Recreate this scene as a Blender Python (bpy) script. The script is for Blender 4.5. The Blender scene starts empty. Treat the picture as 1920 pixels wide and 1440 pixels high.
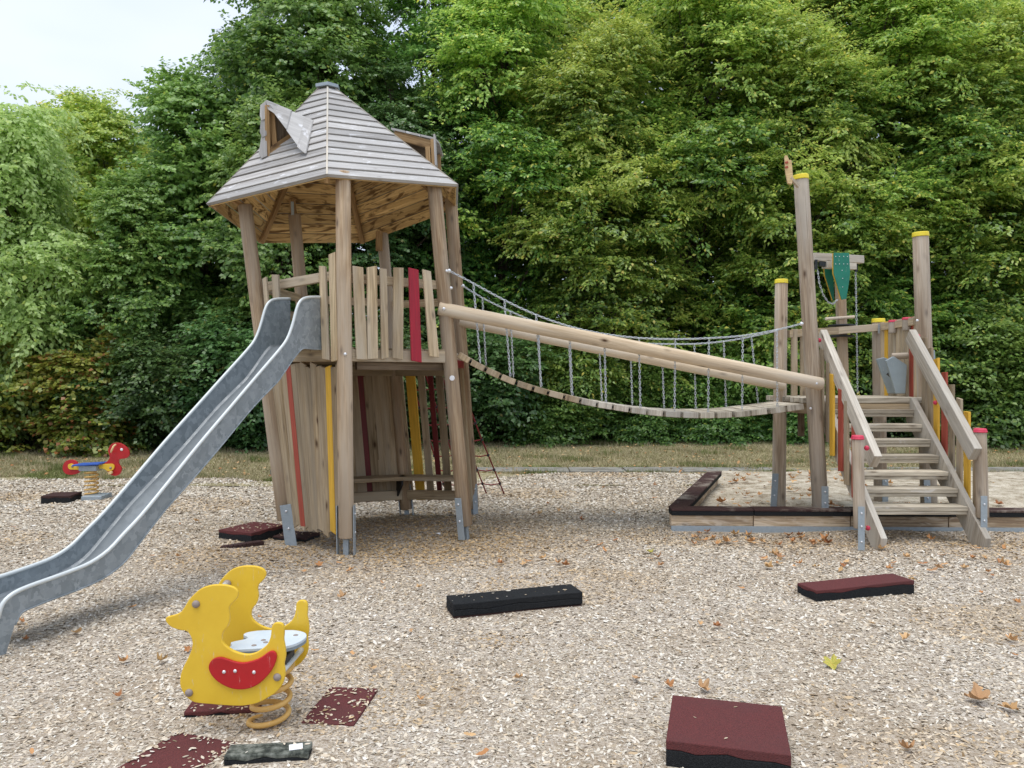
import bpy, bmesh, math, random
import numpy as np
from mathutils import Vector, Matrix
R = math.radians
random.seed(7); rng = np.random.default_rng(11)
SC = bpy.context.scene; COL = SC.collection

# ------------------------------------------------------------------ camera, sky, sun, exposure
F = 1443.0; HY = 712.0; EYE = 1.6
cam = bpy.data.cameras.new('camera'); cam.sensor_width = 36; cam.lens = F/1920*36
cam.shift_y = -8/1920; cam.clip_end = 500; cam.clip_start = .05
camo = bpy.data.objects.new('camera', cam); COL.objects.link(camo)
camo.location = (0, 0, EYE); camo.rotation_euler = (R(90), 0, 0); SC.camera = camo
W = bpy.data.worlds.new('World'); SC.world = W; W.use_nodes = True
SUN_EL, SUN_AZ = 76, 215           # azimuth: clockwise from +Y
wn = W.node_tree; bg = wn.nodes['Background']
sky = wn.nodes.new('ShaderNodeTexSky'); sky.sky_type = 'NISHITA'; sky.sun_disc = False
sky.sun_elevation = R(SUN_EL); sky.sun_rotation = R(SUN_AZ); sky.dust_density = 4; sky.air_density = 1.0
mx = wn.nodes.new('ShaderNodeMix'); mx.data_type = 'RGBA'; mx.inputs[0].default_value = .90
cl = wn.nodes.new('ShaderNodeTexNoise'); cl.inputs['Scale'].default_value = 2.6; cl.inputs['Detail'].default_value = 3
tc = wn.nodes.new('ShaderNodeTexCoord'); mp = wn.nodes.new('ShaderNodeMapping'); mp.inputs['Scale'].default_value = (1, 1, 2.5)
cr = wn.nodes.new('ShaderNodeValToRGB')
cr.color_ramp.elements[0].position = .35; cr.color_ramp.elements[0].color = (4.3, 5.0, 6.4, 1)
cr.color_ramp.elements[1].position = .65; cr.color_ramp.elements[1].color = (5.5, 5.95, 6.8, 1)
wn.links.new(tc.outputs['Generated'], mp.inputs[0]); wn.links.new(mp.outputs[0], cl.inputs[0]); wn.links.new(cl.outputs[0], cr.inputs[0])
wn.links.new(sky.outputs[0], mx.inputs[6]); wn.links.new(cr.outputs[0], mx.inputs[7]); wn.links.new(mx.outputs[2], bg.inputs[0])
bg.inputs[1].default_value = .118
sun = bpy.data.lights.new('sun', 'SUN'); sun.energy = 1.5; sun.angle = R(45); sun.color = (1, .96, .9)
suno = bpy.data.objects.new('sun', sun); COL.objects.link(suno)
az, el = R(SUN_AZ), R(SUN_EL)
sd = Vector((math.sin(az)*math.cos(el), math.cos(az)*math.cos(el), math.sin(el)))
suno.rotation_euler = sd.to_track_quat('Z', 'Y').to_euler(); suno.location = (0, -5, 20)
SC.view_settings.view_transform = 'Standard'; SC.view_settings.look = 'None'
SC.view_settings.gamma = 1; SC.view_settings.exposure = .62

def P(x, y, D):                      # a point at distance D seen at photo pixel x, y
    return Vector(((x-960)/F*D, D, EYE+(HY-y)/F*D))

# ------------------------------------------------------------------ materials
class NT:
    def __init__(s, name):
        s.m = bpy.data.materials.new(name); s.m.use_nodes = True; s.t = s.m.node_tree
        s.b = s.t.nodes['Principled BSDF']
    def n(s, typ, **kw):
        o = s.t.nodes.new('ShaderNode'+typ)
        for k, v in kw.items():
            if k in ('op',): o.operation = v
            elif k == 'dt': o.data_type = v
            elif k == 'bt': o.blend_type = v
            else: setattr(o, k, v)
        return o
    def l(s, a, b): s.t.links.new(a, b)
    def set(s, node, i, v):
        if hasattr(v, 'bl_idname') or hasattr(v, 'is_output'): s.l(v, node.inputs[i])
        else: node.inputs[i].default_value = v
    def math(s, op, a, b=0.0, c=0.0):
        o = s.n('Math', op=op); s.set(o, 0, a); s.set(o, 1, b)
        if op in ('MULTIPLY_ADD', 'COMPARE', 'SMOOTH_MIN'): s.set(o, 2, c)
        return o.outputs[0]
    def map(s, v, sc, loc=(0, 0, 0)):
        o = s.n('Mapping'); s.l(v, o.inputs[0]); o.inputs['Scale'].default_value = sc; o.inputs['Location'].default_value = loc
        return o.outputs[0]
    def noise(s, v, sc, det=4, rough=.55, dist=0):
        o = s.n('TexNoise'); s.l(v, o.inputs['Vector']); o.inputs['Scale'].default_value = sc
        o.inputs['Detail'].default_value = det; o.inputs['Roughness'].default_value = rough; o.inputs['Distortion'].default_value = dist
        return o.outputs[0]
    def ramp(s, v, pts, mode='LINEAR'):
        o = s.n('ValToRGB'); s.l(v, o.inputs[0]); e = o.color_ramp.elements; o.color_ramp.interpolation = mode
        while len(e) < len(pts): e.new(.5)
        for q, (p, c) in zip(e, pts):
            q.position = p; q.color = (*c, 1) if len(c) == 3 else c
        return o.outputs[0]
    def mix(s, f, a, b, bt='MIX'):
        o = s.n('Mix', dt='RGBA', bt=bt)
        s.set(o, 0, f)
        for i, v in ((6, a), (7, b)):
            if isinstance(v, tuple): o.inputs[i].default_value = (*v[:3], 1)
            else: s.l(v, o.inputs[i])
        return o.outputs[2]
    def bump(s, h, st=.3, d=.01):
        o = s.n('Bump'); o.inputs['Strength'].default_value = st; o.inputs['Distance'].default_value = d; s.l(h, o.inputs['Height'])
        s.l(o.outputs[0], s.b.inputs['Normal'])
    def attr(s, n): o = s.n('Attribute'); o.attribute_name = n; return o
    def base(s, c, rough=.6, metal=0, spec=.5):
        if isinstance(c, tuple): s.b.inputs['Base Color'].default_value = (*c[:3], 1)
        else: s.l(c, s.b.inputs['Base Color'])
        s.set(s.b, 'Roughness', rough); s.b.inputs['Metallic'].default_value = metal
        s.b.inputs['Specular IOR Level'].default_value = spec
        return s.m

def wood(name, light, mid, dark, knot=(.07, .035, .02), rough=.8, flecks=0, stain=None, stain_amt=.35, knots=.10, grey=None):
    t = NT(name); uv = t.n('TexCoord').outputs['UV']; rn = t.attr('rnd').outputs['Fac']
    g = t.noise(t.map(uv, (55, 2.2, 1)), 1, 5, .6, .6)
    g2 = t.noise(t.map(uv, (9, .8, 1)), 1, 3, .5, 1.5)
    dark = tuple(x*.6+y*.4 for x, y in zip(dark, mid))
    c = t.ramp(t.math('ADD', t.math('MULTIPLY', g, .6), t.math('MULTIPLY', g2, .4)), [(.40, dark), (.5, mid), (.61, light)])
    v = t.n('TexVoronoi'); t.l(t.map(uv, (8, 3.4, 1)), v.inputs['Vector']); v.inputs['Scale'].default_value = 1
    k = t.ramp(v.outputs['Distance'], [(knots*.55, (1, 1, 1)), (knots*1.5, (.35, .35, .35)), (knots*2.3, (0, 0, 0))])
    c = t.mix(k, c, knot)
    if grey:                                     # weathered grey bleaching in long patches
        gp = t.ramp(t.noise(t.map(uv, (5, .5, 1)), 1, 4, .6, .4), [(.38, (0, 0, 0)), (.62, (.85, .85, .85))]); c = t.mix(gp, c, grey)
    if stain:
        sp = t.ramp(t.noise(t.map(uv, (8, 2.2, 1)), 1, 3, .6, 2.2), [(.50, (0, 0, 0)), (.62, (stain_amt,)*3)]); c = t.mix(sp, c, stain)
    if flecks:
        fp = t.ramp(t.noise(t.map(uv, (14, 4, 1), (3, 8, 0)), 1, 3, .6, 1.4), [(.6, (0, 0, 0)), (.72, (flecks,)*3)]); c = t.mix(fp, c, (.75, .76, .78))
    ck = t.ramp(t.noise(t.map(uv, (75, .8, 1), (2, 5, 0)), 1, 3, .5, .25), [(.665, (0, 0, 0)), (.71, (.6,)*3)])
    c = t.mix(ck, c, tuple(x*.35 for x in dark))
    lv = t.math('MULTIPLY', t.noise(t.map(uv, (3, .9, 1), (7, 1, 0)), 1, 3, .6), .5)
    hs = t.n('HueSaturation'); t.l(c, hs.inputs['Color']); t.l(t.math('ADD', t.math('MULTIPLY_ADD', rn, .45, .60), lv), hs.inputs['Value'])
    hs.inputs['Saturation'].default_value = 1.08; hs.inputs['Hue'].default_value = .509
    t.base(hs.outputs[0], rough, spec=.25); t.bump(t.math('SUBTRACT', g, t.math('MULTIPLY', k, .5)), .5, .005)
    return t.m

def painted(name, c, c2, wear=(.35, .24, .15)):
    t = NT(name); uv = t.n('TexCoord').outputs['UV']
    g = t.noise(t.map(uv, (50, 2.5, 1)), 1, 5, .6, .5)
    a = t.mix(t.ramp(g, [(.35, (0, 0, 0)), (.65, (1, 1, 1))]), c2, c)
    w = t.ramp(t.noise(t.map(uv, (18, 3, 1)), 1, 5, .65, 1), [(.63, (0, 0, 0)), (.72, (.6,)*3)])
    t.base(t.mix(w, a, wear), .55, spec=.35); t.bump(g, .25, .003); return t.m

def plastic(name, c, c2=None, rough=.38):
    t = NT(name); ob = t.n('TexCoord').outputs['Object']
    g = t.noise(ob, 5, 5, .65)
    a = t.mix(t.ramp(g, [(.4, (0, 0, 0)), (.7, (1, 1, 1))]), c, c2 or tuple(x*.86 for x in c))
    sc = t.ramp(t.noise(t.map(ob, (60, 60, 14)), 1, 4, .7), [(.62, (0, 0, 0)), (.72, (.42,)*3)])
    a = t.mix(sc, a, (.6, .58, .5))
    t.base(a, t.math('MULTIPLY_ADD', g, .3, rough-.1), spec=.45); t.bump(t.noise(ob, 140, 3), .06, .001); return t.m

def galv(name, a=(.27, .31, .33), b=(.40, .445, .47), metal=.45, rough=.42, sc=17):
    t = NT(name); ob = t.n('TexCoord').outputs['Object']
    w = t.noise(ob, sc*.7, 3); ad = t.n('Mix', dt='RGBA', bt='ADD'); ad.inputs[0].default_value = .10; t.l(ob, ad.inputs[6])
    nz = t.n('TexNoise'); t.l(ob, nz.inputs['Vector']); nz.inputs['Scale'].default_value = sc*.8; t.l(nz.outputs['Color'], ad.inputs[7])
    v = t.n('TexVoronoi'); t.l(ad.outputs[2], v.inputs['Vector']); v.inputs['Scale'].default_value = sc
    sp = t.n('SeparateColor'); t.l(v.outputs['Color'], sp.inputs[0])
    c = t.mix(sp.outputs[0], a, b); c = t.mix(t.math('MULTIPLY', t.noise(ob, 3, 4), .35), c, (.30, .31, .31))
    t.base(c, t.math('MULTIPLY_ADD', sp.outputs[1], .2, rough-.1), metal, .5); return t.m

def rubber(name, c, c2, dust=0):
    t = NT(name); ob = t.n('TexCoord').outputs['Object']
    v = t.n('TexVoronoi'); t.l(ob, v.inputs['Vector']); v.inputs['Scale'].default_value = 260
    sp = t.n('SeparateColor'); t.l(v.outputs['Color'], sp.inputs[0])
    a = t.mix(sp.outputs[0], c, c2); a = t.mix(t.ramp(t.noise(ob, 4, 4), [(.45, (0, 0, 0)), (.75, (.55,)*3)]), a, tuple(x*.55+.02 for x in c))
    if dust: a = t.mix(t.ramp(t.noise(ob, 2.6, 5, .7), [(.50, (0, 0, 0)), (.66, (dust,)*3)]), a, (.40, .35, .29))
    t.base(a, .9, spec=.15); t.bump(v.outputs['Distance'], .7, .004); return t.m

def plain(name, c, rough=.6, metal=0): return NT(name).base(c, rough, metal)

M = {}
M['post'] = wood('wood_post', (.50, .37, .26), (.37, .255, .17), (.22, .14, .09), grey=(.42, .345, .275))
M['post_grey'] = wood('wood_post_grey', (.46, .37, .29), (.33, .25, .185), (.19, .135, .10), grey=(.42, .37, .315))
M['log'] = wood('wood_log', (.64, .51, .38), (.53, .41, .295), (.40, .29, .20), grey=(.56, .485, .40))
M['slat'] = wood('wood_slat', (.56, .43, .29), (.39, .285, .185), (.20, .135, .085), grey=(.43, .365, .29))
M['plank'] = wood('wood_plank', (.44, .335, .23), (.31, .225, .145), (.17, .115, .07), grey=(.36, .295, .225))
M['grey'] = wood('wood_grey', (.52, .47, .40), (.385, .335, .28), (.21, .175, .14), grey=(.46, .43, .38), knot=(.09, .06, .045))
M['tread'] = wood('wood_tread', (.56, .50, .41), (.41, .36, .29), (.20, .16, .125), flecks=.3)
M['roof'] = wood('wood_roof', (.48, .465, .445), (.345, .33, .315), (.225, .205, .19), flecks=.6, knot=(.12, .10, .09), grey=(.385, .375, .36), knots=.06, rough=.7)
M['ceil'] = wood('wood_ceiling', (.64, .46, .26), (.50, .335, .175), (.33, .20, .10), stain=(.11, .055, .025), stain_amt=.9)
M['rafter'] = wood('wood_rafter', (.44, .29, .17), (.31, .19, .105), (.17, .10, .05))
M['dark'] = wood('wood_dark', (.20, .15, .11), (.14, .10, .07), (.08, .055, .04))
M['timber'] = wood('wood_timber', (.56, .44, .32), (.37, .27, .19), (.15, .10, .07), stain=(.62, .52, .42), stain_amt=.6)
M['light'] = wood('wood_light', (.78, .58, .36), (.70, .50, .30), (.55, .37, .2))
M['red'] = painted('paint_red', (.42, .085, .05), (.30, .055, .035))
M['crimson'] = painted('paint_crimson', (.38, .018, .035), (.28, .015, .03), (.30, .1, .08))
M['darkred'] = painted('paint_dark_red', (.16, .015, .015), (.11, .012, .012), (.12, .05, .04))
M['yellow'] = painted('paint_yellow', (.78, .46, .05), (.62, .36, .04), (.45, .3, .12))
M['galv'] = galv('galvanised_sheet', (.19, .225, .24), (.325, .365, .385), .12, .45, 24)
M['galvbed'] = galv('galvanised_worn', (.22, .245, .26), (.27, .30, .315), .3, .38, 14)
M['steel'] = galv('galvanised_plate', (.30, .36, .40), (.36, .42, .455), .15, .5, 30)
M['rail'] = plain('steel_tube', (.62, .66, .65), .45, .15)
M['chain'] = plain('zinc_chain', (.55, .58, .60), .4, .5)
M['bolt'] = plain('bolt_zinc', (.75, .76, .77), .3, .6)
M['duck'] = plastic('board_yellow', (.80, .53, .04), (.74, .47, .03))
M['duckred'] = plastic('board_red', (.50, .014, .018), (.40, .012, .014))
M['seat'] = plastic('board_grey_white', (.60, .68, .74), (.50, .58, .64))
M['seatedge'] = plain('board_edge_grey', (.22, .27, .30), .6)
M['blue'] = plastic('board_blue', (.03, .10, .42))
M['green'] = plastic('board_green', (.012, .20, .13), (.01, .16, .11), .45)
M['capyellow'] = plastic('cap_yellow', (.85, .70, .05), (.80, .62, .04), .5)
M['capred'] = plastic('cap_red', (.62, .04, .09), (.5, .03, .07), .5)
M['spring'] = plastic('spring_ochre', (.70, .43, .13), (.58, .33, .08), .5)
M['knob'] = plastic('knob_taupe', (.30, .25, .22), None, .45)
M['rubred'] = rubber('rubber_red', (.155, .046, .044), (.10, .036, .036))
M['rubbrown'] = rubber('rubber_brown', (.075, .038, .034), (.045, .026, .024))
M['rubdusty'] = rubber('rubber_dusty', (.085, .045, .04), (.05, .03, .028), .7)
M['rubblack'] = rubber('rubber_black', (.012, .013, .014), (.028, .03, .032))
M['black'] = plastic('plastic_black', (.015, .018, .02), None, .5)
M['greyplastic'] = plastic('plastic_grey', (.30, .36, .385), (.26, .31, .335), .45)
M['rope'] = NT('rope_red').base((.20, .016, .02), .85)
M['white'] = plain('paper_white', (.8, .8, .8), .8)
M['concrete'] = NT('x').m

def ground_mats():
    t = NT('wood_chip_ground'); ob = t.n('TexCoord').outputs['Object']
    r = t.n('VectorRotate'); r.rotation_type = 'Z_AXIS'; t.l(ob, r.inputs['Vector'])
    wn_ = t.noise(ob, 9, 2); t.l(t.math('MULTIPLY', wn_, 9.0), r.inputs['Angle'])
    v = t.n('TexVoronoi'); t.l(t.map(ob, (62, 130, 60)), v.inputs['Vector']); v.inputs['Scale'].default_value = 1
    v2 = t.n('TexVoronoi'); t.l(t.map(ob, (120, 70, 60)), v2.inputs['Vector']); v2.inputs['Scale'].default_value = 1
    s1 = t.n('SeparateColor'); t.l(v.outputs['Color'], s1.inputs[0]); s2 = t.n('SeparateColor'); t.l(v2.outputs['Color'], s2.inputs[0])
    f = t.math('ADD', t.math('MULTIPLY', s1.outputs[0], .6), t.math('MULTIPLY', s2.outputs[1], .4))
    c = t.ramp(f, [(.1, (.22, .175, .13)), (.35, (.42, .35, .27)), (.6, (.58, .51, .42)), (.9, (.72, .66, .58))])
    big = t.ramp(t.noise(ob, .9, 4), [(.4, (0, 0, 0)), (.7, (.6,)*3)]); c = t.mix(big, c, (.38, .29, .19))
    t.base(c, .95, spec=.1); t.bump(t.math('ADD', v.outputs['Distance'], v2.outputs['Distance']), .8, .012); M['chipground'] = t.m
    t = NT('wood_chip'); rn = t.attr('rnd').outputs['Fac']; tn = t.attr('tone').outputs['Fac']
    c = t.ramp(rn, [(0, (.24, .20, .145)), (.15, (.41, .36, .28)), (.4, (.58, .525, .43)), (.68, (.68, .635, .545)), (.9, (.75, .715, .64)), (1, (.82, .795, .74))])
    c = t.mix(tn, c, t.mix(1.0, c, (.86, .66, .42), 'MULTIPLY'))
    t.base(c, .8, spec=.25); M['chip'] = t.m
    t = NT('dry_grass_ground'); ob = t.n('TexCoord').outputs['Object']
    a = t.noise(t.map(ob, (1, .5, 1)), 1.1, 6, .65); b = t.noise(ob, 40, 5, .7)
    c = t.ramp(t.math('ADD', t.math('MULTIPLY', a, .6), t.math('MULTIPLY', b, .4)), [(.38, (.17, .145, .075)), (.48, (.29, .25, .14)), (.56, (.38, .33, .20)), (.68, (.24, .24, .10))])
    t.base(c, .95, spec=.1); t.bump(b, .8, .03); M['grassground'] = t.m
    t = NT('grass_blade'); rn = t.attr('rnd').outputs['Fac']
    c = t.ramp(rn, [(0, (.10, .16, .04)), (.22, (.19, .21, .07)), (.45, (.34, .30, .16)), (.8, (.46, .39, .24)), (1, (.58, .50, .34))])
    t.base(c, .8, spec=.2); M['blade'] = t.m
    t = NT('sand'); ob = t.n('TexCoord').outputs['Object']
    a = t.noise(ob, 5, 6, .7); b = t.noise(ob, 60, 4, .7)
    c = t.ramp(t.math('ADD', t.math('MULTIPLY', a, .55), t.math('MULTIPLY', b, .45)), [(.41, (.24, .185, .125)), (.495, (.50, .435, .33)), (.60, (.70, .64, .53))])
    t.base(c, .95, spec=.1); t.bump(t.math('ADD', a, t.math('MULTIPLY', b, .3)), .9, .05); M['sand'] = t.m
    t = NT('concrete_slab'); ob = t.n('TexCoord').outputs['Object']
    a = t.noise(ob, 3, 6, .7); b = t.noise(ob, 90, 3)
    c = t.ramp(t.math('ADD', t.math('MULTIPLY', a, .6), t.math('MULTIPLY', b, .4)), [(.38, (.13, .12, .10)), (.5, (.24, .23, .20)), (.62, (.34, .33, .30))])
    t.base(c, .9, spec=.2); t.bump(b, .4, .005); M['concrete'] = t.m
    t = NT('fallen_leaf_skin'); rn = t.attr('rnd').outputs['Fac']; oi = t.n('ObjectInfo')
    x = t.math('FRACT', t.math('ADD', rn, oi.outputs['Random']))
    c = t.ramp(x, [(0, (.36, .15, .06)), (.3, (.56, .28, .11)), (.55, (.68, .40, .18)), (.75, (.74, .52, .27)), (.93, (.42, .22, .11)), (1, (.62, .42, .18))])
    g = t.noise(t.n('TexCoord').outputs['Object'], 70, 4); c = t.mix(t.math('MULTIPLY', g, .45), c, (.16, .06, .025))
    t.base(c, .7, spec=.25); M['dryleaf'] = t.m
    t = NT('fallen_leaf_green'); g = t.noise(t.n('TexCoord').outputs['Object'], 25, 4)
    t.base(t.ramp(g, [(.4, (.30, .34, .06)), (.55, (.55, .46, .10)), (.7, (.35, .14, .04))]), .6, spec=.3); M['greenleaf'] = t.m
ground_mats()

def leafmat(name, cols, yellow=(.36, .34, .05), yam=.04, transl=.32, rough=.36):
    t = NT(name); rn = t.attr('rnd').outputs['Fac']; tn = t.attr('tone').outputs['Fac']
    oi = t.n('ObjectInfo').outputs['Random']
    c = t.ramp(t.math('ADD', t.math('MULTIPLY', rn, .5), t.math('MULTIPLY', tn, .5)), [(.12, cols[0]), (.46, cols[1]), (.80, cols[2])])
    yw = t.ramp(rn, [(1-yam-.02, (0, 0, 0)), (1-yam, (.85,)*3)]); c = t.mix(yw, c, yellow)
    hs = t.n('HueSaturation'); t.l(c, hs.inputs['Color']); t.l(t.math('MULTIPLY_ADD', oi, .03, .485), hs.inputs['Hue']); t.l(t.math('MULTIPLY_ADD', oi, .3, .85), hs.inputs['Value'])
    t.base(hs.outputs[0], rough, spec=.5)
    tr = t.n('BsdfTranslucent'); hb = t.n('HueSaturation'); t.l(hs.outputs[0], hb.inputs['Color']); hb.inputs['Value'].default_value = 1.4; hb.inputs['Hue'].default_value = .49
    t.l(hb.outputs[0], tr.inputs[0]); ms = t.n('MixShader'); ms.inputs[0].default_value = transl
    t.l(t.b.outputs[0], ms.inputs[1]); t.l(tr.outputs[0], ms.inputs[2]); t.l(ms.outputs[0], t.t.nodes['Material Output'].inputs[0])
    return t.m
M['leaf_horn'] = leafmat('leaves_hornbeam', [(.06, .15, .032), (.22, .385, .066), (.56, .70, .16)], (.74, .66, .12), .03, transl=.42)
M['leaf_maple'] = leafmat('leaves_maple', [(.055, .13, .032), (.14, .275, .06), (.29, .45, .11)], (.40, .42, .06), .008, transl=.38)
M['leaf_dark'] = leafmat('leaves_dark', [(.034, .08, .026), (.07, .145, .042), (.13, .235, .066)], (.25, .20, .04), .006)
M['leaf_pale'] = leafmat('leaves_pale', [(.19, .28, .075), (.34, .45, .14), (.52, .63, .25)], (.55, .58, .14), .02, transl=.45)
M['leaf_autumn'] = leafmat('leaves_autumn', [(.09, .15, .025), (.26, .31, .05), (.46, .44, .09)], (.42, .15, .06), .10)
M['bark'] = NT('bark').base((.10, .075, .055), .9)

# ------------------------------------------------------------------ mesh building
OFF = {}
class MB:
    def __init__(s): s.v = []; s.f = []; s.uv = []; s.sm = []; s.r = []; s.mi = []; s.cm = 0; s.ends = []
    def add(s, vs, fs, uvs=None, smooth=False, rnd=None):
        b = len(s.v); s.v += [tuple(v) for v in vs]; s.ends.append((b, len(s.f), len(s.v), len(s.f)+len(fs))); rr = random.random() if rnd is None else rnd
        s.r += [rr]*len(vs)
        for i, f in enumerate(fs):
            s.f.append([b+k for k in f]); s.mi.append(s.cm)
            s.uv.append(uvs[i] if uvs else [(0, 0)]*len(f)); s.sm.append(smooth[i] if isinstance(smooth, list) else smooth)
        return s
    def beam(s, p0, p1, w, t, up=(0, 0, 1), w1=None, cut0=0, cut1=0):
        """bar from p0 to p1, w across (side), t along up; cut = slanted ends"""
        p0 = Vector(p0); p1 = Vector(p1); d = (p1-p0); L = d.length; d.normalize()
        side = d.cross(Vector(up)).normalized(); u = side.cross(d).normalized(); w1 = w if w1 is None else w1
        vs = []
        for p, ww, c in ((p0, w, cut0), (p1, w1, cut1)):
            for a, b in ((-1, -1), (1, -1), (1, 1), (-1, 1)): vs.append(p+side*(a*ww/2)+u*(b*t/2)+d*(c*a))
        fs = [(3, 2, 1, 0), (4, 5, 6, 7)] + [(i, (i+1) % 4, 4+(i+1) % 4, 4+i) for i in range(4)]
        ou, ov = random.random()*9, random.random()*9
        per = [0, w, w+t, 2*w+t, 2*w+2*t]
        uvs = [[(ou+a, ov+b) for a, b in ((0, 0), (w, 0), (w, t*.3), (0, t*.3))]]*2
        uvs = uvs + [[(ou+per[i], ov), (ou+per[i+1], ov), (ou+per[i+1], ov+L), (ou+per[i], ov+L)] for i in range(4)]
        return s.add(vs, fs, uvs)
    def box(s, c, sx, sy, sz, rz=0):
        c = Vector(c); m = Matrix.Rotation(rz, 3, 'Z')
        a = m @ Vector((sx/2, 0, 0)); return s.beam(c-a, c+a, sy, sz)
    def log(s, p0, p1, r0, r1=None, n=20, ch=.008, wob=.0):
        p0 = Vector(p0); p1 = Vector(p1); r1 = r0 if r1 is None else r1; d = p1-p0; L = d.length; d.normalize()
        a = d.orthogonal().normalized(); b = d.cross(a)
        st = [(0, r0-ch), (ch, r0)] + [(L*k/5, r0+(r1-r0)*k/5) for k in range(1, 5)] + [(L-ch, r1), (L, r1-ch)]
        ou, ov = random.random()*9, random.random()*9; vs = []; fs = []; uvs = []; sm = []
        for i, (h, r) in enumerate(st):
            for k in range(n):
                an = 2*math.pi*k/n; w = 1+wob*math.sin(an*2+i*1.3)*.5
                vs.append(p0+d*h+(a*math.cos(an)+b*math.sin(an))*r*w)
        C = 2*math.pi*r0
        for i in range(len(st)-1):
            for k in range(n):
                k2 = (k+1) % n; fs.append((i*n+k, i*n+k2, (i+1)*n+k2, (i+1)*n+k))
                u0, u1 = ou+C*k/n, ou+C*(k+1)/n
                uvs.append([(u0, ov+st[i][0]), (u1, ov+st[i][0]), (u1, ov+st[i+1][0]), (u0, ov+st[i+1][0])]); sm.append(0 < i < len(st)-2)
        for base, order in ((0, range(n-1, -1, -1)), ((len(st)-1)*n, range(n))):
            fs.append([base+k for k in order]); uvs.append([(ou+r0*math.cos(6.283*k/n)*.5, ov+r0*math.sin(6.283*k/n)*.1) for k in order]); sm.append(False)
        return s.add(vs, fs, uvs, sm)
    def tube(s, pts, r, n=8, closed=False, caps=True):
        pts = [Vector(p) for p in pts]; N = len(pts); rs = r if isinstance(r, list) else [r]*N
        vs = []; fs = []; prev = None
        for i, p in enumerate(pts):
            d = (pts[(i+1) % N]-pts[i-1]) if closed else (pts[min(i+1, N-1)]-pts[max(i-1, 0)])
            d.normalize()
            a = d.orthogonal().normalized() if prev is None else (prev-d*prev.dot(d)).normalized()
            prev = a; b = d.cross(a)
            for k in range(n):
                an = 2*math.pi*k/n; vs.append(p+(a*math.cos(an)+b*math.sin(an))*rs[i])
        for i in range(N if closed else N-1):
            j = (i+1) % N
            for k in range(n): fs.append((i*n+k, i*n+(k+1) % n, j*n+(k+1) % n, j*n+k))
        sm = [True]*len(fs)
        if caps and not closed: fs += [list(range(n-1, -1, -1)), [(N-1)*n+k for k in range(n)]]; sm += [False]*2
        return s.add(vs, fs, None, sm)
    def prism(s, pts, off):
        """polygon pts extruded by vector off"""
        pts = [Vector(p) for p in pts]; off = Vector(off); n = len(pts)
        vs = pts+[p+off for p in pts]; fs = [list(range(n))[::-1], [n+i for i in range(n)]]
        ou, ov = random.random()*9, random.random()*9
        e = (pts[1]-pts[0]).normalized(); nn = off.normalized(); g = nn.cross(e)
        q = [((p-pts[0]).dot(g)+ou, (p-pts[0]).dot(e)+ov) for p in pts]
        uvs = [q[::-1], q]; T = off.length
        for i in range(n):
            j = (i+1) % n; fs.append((i, j, n+j, n+i)); L = (pts[j]-pts[i]).length
            uvs.append([(ou, ov), (ou, ov+L), (ou+T, ov+L), (ou+T, ov)])
        return s.add(vs, fs, uvs)
    def ball(s, c, r, sc=(1, 1, 1), n=10, m=6, axis=None):
        c = Vector(c); q = Vector(axis).to_track_quat('Z', 'Y') if axis is not None else None
        vs = []; fs = []
        for i in range(m+1):
            th = math.pi*i/m
            for k in range(n):
                a = 2*math.pi*k/n; v = Vector((math.sin(th)*math.cos(a)*r*sc[0], math.sin(th)*math.sin(a)*r*sc[1], math.cos(th)*r*sc[2]))
                if q: v = q @ v
                vs.append(c+v)
        for i in range(m):
            for k in range(n): fs.append((i*n+k, (i+1)*n+k, (i+1)*n+(k+1) % n, i*n+(k+1) % n))
        return s.add(vs, fs, None, True)
    def bolt(s, p, nrm, r=.012): return s.ball(p, r, (1, 1, .6), 8, 6, nrm)
    def chain(s, pts, L=.040, r=.0040, wd=.016, start=0):
        pts = [Vector(p) for p in pts]; seg = [(pts[i+1]-pts[i]).length for i in range(len(pts)-1)]; T = sum(seg)
        pitch = L-r*2.6; n = max(1, int(round(T/pitch)))
        for i in range(n):
            h = (i+.5)*T/n; k = 0
            while k < len(seg)-1 and h > seg[k]: h -= seg[k]; k += 1
            c = pts[k].lerp(pts[k+1], h/seg[k]); d = (pts[k+1]-pts[k]).normalized()
            ref = Vector((0, 0, 1)) if abs(d.z) < .8 else Vector((1, 0.3, 0))
            a = d.cross(ref).normalized(); b = d.cross(a)
            if (i+start) % 2: a, b = b, -a
            a = (a*.8+b*.6).normalized()
            q = [c+d*((L/2-wd/2)*(1 if -90 <= an < 90 else -1)+math.cos(R(an))*(wd/2-r*.3))+a*(math.sin(R(an))*wd*.5) for an in (-90, -45, 0, 45, 89.9, 90.1, 135, 180, 225, 269.9)]
            s.tube(q, r, 5, closed=True)
        return s
    def lathe(s, c, prof, n=24):
        c = Vector(c); vs = []; fs = []
        for r, z in prof:
            for k in range(n): a = 2*math.pi*k/n; vs.append(c+Vector((r*math.cos(a), r*math.sin(a), z)))
        for i in range(len(prof)-1):
            for k in range(n): fs.append((i*n+k, i*n+(k+1) % n, (i+1)*n+(k+1) % n, (i+1)*n+k))
        return s.add(vs, fs, None, True)
    def split(s, name, mat, parent=None, bev=0, label=None):
        """every shape added becomes an object of its own"""
        out = []; fi = 0
        ends = s.ends
        for v0, f0, v1, f1 in ends:
            q = MB(); q.v = s.v[v0:v1]; q.f = [[k-v0 for k in f] for f in s.f[f0:f1]]; q.uv = s.uv[f0:f1]; q.sm = s.sm[f0:f1]; q.r = s.r[v0:v1]; q.mi = s.mi[f0:f1]
            out.append(q.build(name, mat, parent, bev, label))
        return out
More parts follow.
